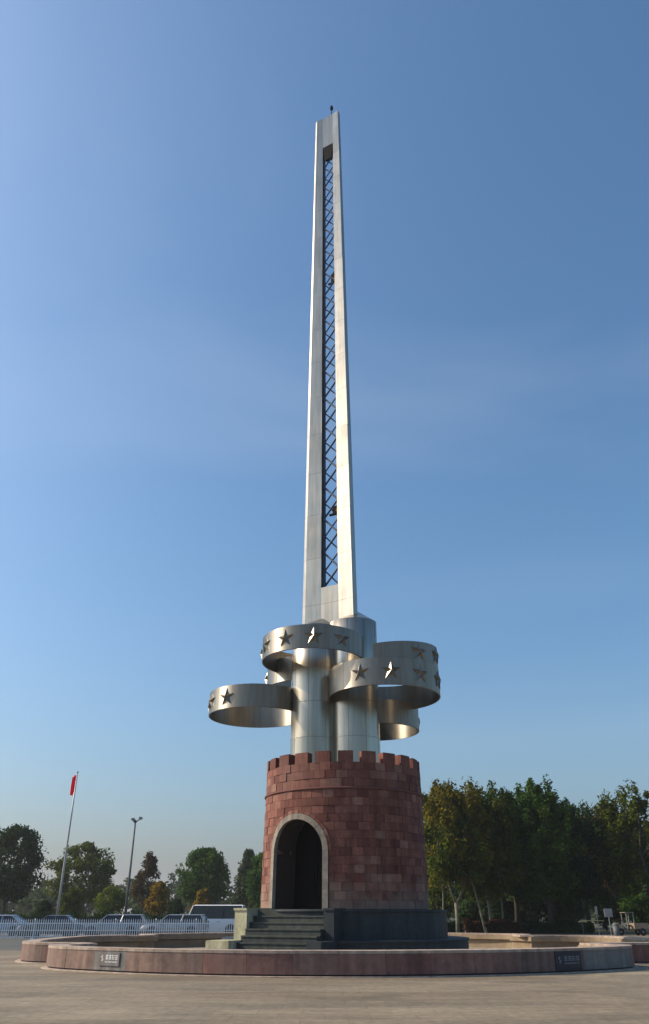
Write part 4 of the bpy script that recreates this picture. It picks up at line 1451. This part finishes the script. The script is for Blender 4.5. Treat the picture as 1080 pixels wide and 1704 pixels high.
# left-hand park
tree('park_tree', 'large dark tree at the left edge of the picture', 18, 105, 1380, 1492, 116, 'dark', 80, 'round', 14000, 150, .2, 1.3, r0=.28)
tree('park_tree', 'broad loose crowned tree behind the flagpole', 138, 120, 1408, 1500, 116, 'olive', 81, 'round', 12000, 130, .2, 1.2, r0=.25)
tree('park_tree', 'dense dark round tree between the lamp post and the castle', 342, 118, 1416, 1502, 86, 'green', 82, 'round', 13000, 120, .2, 1.3, r0=.25)
tree('park_tree', 'slender brown green tree right of the lamp post', 246, 112, 1424, 1504, 44, 'rust', 83, 'poplar', 3000, 50, .2, .8, r0=.17)
tree('park_tree', 'pointed pale green tree just left of the castle', 412, 125, 1418, 1508, 52, 'hazy', 84, 'cone', 7000, 80, .2, 1.0)
tree('park_tree', 'dark green tree partly hidden by the left side of the castle', 440, 110, 1424, 1508, 56, 'green', 85, 'round', 8000, 90, .2, 1.1)
tree('shrub', 'yellow green shrub left of the lamp post', 184, 95, 1478, 1522, 44, 'lime', 86, 'round', 4500, 50, .14, .7, cat='shrub')
tree('shrub', 'golden orange shrub right of the lamp post', 265, 95, 1470, 1522, 40, 'yellow', 87, 'round', 4500, 50, .14, .7, cat='shrub')
tree('shrub', 'small orange shrub below the dense round tree', 337, 98, 1484, 1520, 34, 'yellow', 88, 'cone', 3500, 40, .14, .6, cat='shrub')
tree('shrub', 'dark ball shaped shrub left of the flagpole', 74, 90, 1502, 1526, 26, 'dark', 89, 'round', 3000, 40, .12, .5, cat='shrub')
tree('shrub', 'dark blue green shrub right of the golden shrub', 291, 93, 1498, 1526, 26, 'dark', 90, 'round', 3000, 40, .12, .5, cat='shrub')
tree('shrub', 'brownish shrub under the loose crowned tree', 118, 98, 1480, 1524, 34, 'olive', 91, 'round', 3500, 40, .14, .6, cat='shrub')
# far wood that reads as one mass
rs = np.random.RandomState(99)
PP, NN = [], []
for k in range(300):
    y = rs.uniform(150, 300)
    x = rs.uniform(-.75, .75) * y
    P, N = crown_points(rs, .5, rs.uniform(6, 11.5) * (y / 240), rs.uniform(3, 6), 260, 'round', 16, 1.8)
    PP.append(P + np.array((x, y, 0))); NN.append(N)
o = obj('distant_wood', quads_mesh('distant_wood', np.concatenate(PP), np.concatenate(NN), .62, LEAF['hazy'], rs))
o['kind'] = 'stuff'
tag(o, 'pale hazy belt of distant trees along the horizon', 'wood')
hv = [(-900, 2600), (-700, 2300), (-520, 2400), (-300, 2500), (-100, 2450), (300, 2600), (700, 2400), (1100, 2600)]
v, f = [], []
nx_ = 120
for i in range(nx_ + 1):
    x = -2200 + 4400 * i / nx_
    hgt = 38 + 30 * math.sin(x * .0041 + .6) + 14 * math.sin(x * .013) + 6 * math.sin(x * .031)
    v += [(x, 2300, -1), (x, 2650, max(6, hgt)), (x, 3100, -1)]
for i in range(nx_):
    for j in range(2):
        f.append([i * 3 + j, (i + 1) * 3 + j, (i + 1) * 3 + j + 1, i * 3 + j + 1])
M['hills'] = pm('wooded_hill', (0.06, 0.075, 0.05), (0.045, 0.06, 0.04), .01, .95)
structure(MB().add(v, f).build('hills', M['hills'], smooth=True))

# ------------------------------------------------------------------ things under the grove at the right edge
p = at(1012, 1519, 68)
nb = empty('notice_board', (p.x, 68, 0))
tag(nb, 'small white notice board on a thin post under the grove', 'sign')
MB().box((-.03, -.03, .01), (.03, .03, 1.35)).build('post', M['pole'], nb)
MB().box((-.30, -.055, 1.30), (.30, -.032, 1.82)).build('panel', M['board'], nb)
MB().box((-.33, -.031, 1.27), (.33, -.005, 1.85)).build('frame', M['pole'], nb)
p = at(992, 1516, 69)
sp = empty('sign_post', (p.x, 69, 0))
tag(sp, 'narrow white upright sign left of the white notice board', 'sign')
MB().box((-.025, -.025, .01), (.025, .025, 1.5)).build('post', M['pole'], sp)
MB().box((-.10, -.05, 1.45), (.10, -.028, 2.02)).build('panel', M['board'], sp)
p = at(985, 1532, 69.5)
br_ = empty('barrier_rail', (p.x, 69.5, 0))
tag(br_, 'thin yellow horizontal barrier rail under the grove', 'barrier')
MB().tube([(-.95, 0, 1.0), (.95, 0, 1.0)], .03, 8).build('bar', M['yellow'], br_)
for x in (-.8, .8):
    MB().tube([(x, 0, .0), (x, 0, .968)], .03, 8).build('post', M['lamp'], br_)
p = at(1024, 1538, 66)
bn = empty('litter_bin', (p.x, 66, 0))
tag(bn, 'pale grey litter bin left of the cargo tricycle', 'bin')
MB().lathe([(.19, .016), (.22, .05), (.24, .72)], n=16).build('body', M['lamp'], bn, smooth=True)
MB().lathe([(.25, .722), (.25, .77), (.15, .86), (.03, .88)], n=16).build('lid', M['lamp'], bn, smooth=True)
# cargo tricycle parked side-on
p = at(1052, 1545, 66.5)
tr = empty('cargo_tricycle', (p.x, 66.5, .012))
tr.rotation_euler = (0, 0, R(8))
tag(tr, 'small cargo tricycle with pale upright frame and brown box parked at the right edge', 'tricycle')
def cyc(x, y, r):
    w = empty('wheel', (x, y, r)); w.parent = tr
    rot = Matrix.Rotation(PI / 2, 4, 'X')
    a = MB().lathe([(r - .05, -.03), (r, -.02), (r, .02), (r - .05, .03)], n=20); a.v = [rot @ q for q in a.v]
    a.build('tyre', M['tyre'], w)
    b = MB().lathe([(r * .8, -.012), (r * .8, .012)], n=16).lathe([(.05, -.04), (.05, .04)], n=8); b.v = [rot @ q for q in b.v]
    b.build('rim', M['rim'], w)
cyc(-.95, 0, .26); cyc(.62, -.42, .26); cyc(.62, .42, .26)
MB().tube([(-.95, 0, .26), (-.80, 0, .75), (-.74, 0, 1.02)], .03, 8).build('fork', M['lamp'], tr)
MB().tube([(-.76, -.32, 1.08), (-.74, 0, 1.02), (-.76, .32, 1.08)], .02, 8).build('handlebar', M['black'], tr)
MB().tube([(-.80, 0, .72), (-.45, 0, .42), (.9, 0, .40)], .035, 8).build('frame', M['lamp'], tr)
MB().box((-.42, -.16, .62), (-.08, .16, .72)).box((-.30, -.05, .43), (-.2, .05, .62)).build('seat', M['black'], tr)
MB().box((.02, -.40, .45), (1.15, .40, .49)).box((.02, -.40, .491), (1.15, -.37, .85)).box((.02, .37, .491), (1.15, .40, .85)).box((.02, -.369, .491), (.05, .369, .85)).box((1.12, -.369, .491), (1.15, .369, .85)).build('cargo_box', M['wood'], tr)
for x, y in ((-.52, -.38), (.04, -.38), (-.52, .38), (.04, .38)):
    MB().box((x - .02, y - .02, .46), (x + .02, y + .02, 1.55)).build('canopy_post', M['board'], tr)
MB().box((-.60, -.44, 1.552), (.10, .44, 1.59)).build('canopy', M['wood'], tr)

# ------------------------------------------------------------------ air
hz, n, pb, L = new_mat('air')
n.nodes.remove(pb)
pv = node(n, 'ShaderNodeVolumePrincipled')
pv.inputs['Color'].default_value = (0.92, 0.95, 1.0, 1)
pv.inputs['Density'].default_value = 0.00028
pv.inputs['Anisotropy'].default_value = 0.3
L.new(pv.outputs[0], n.nodes['Material Output'].inputs['Volume'])
o = MB().box((-2700, -950, -1.5), (2700, 4300, 75)).build('haze', hz)
o['kind'] = 'stuff'
tag(o, 'thin pale autumn haze lying over the park', 'haze')
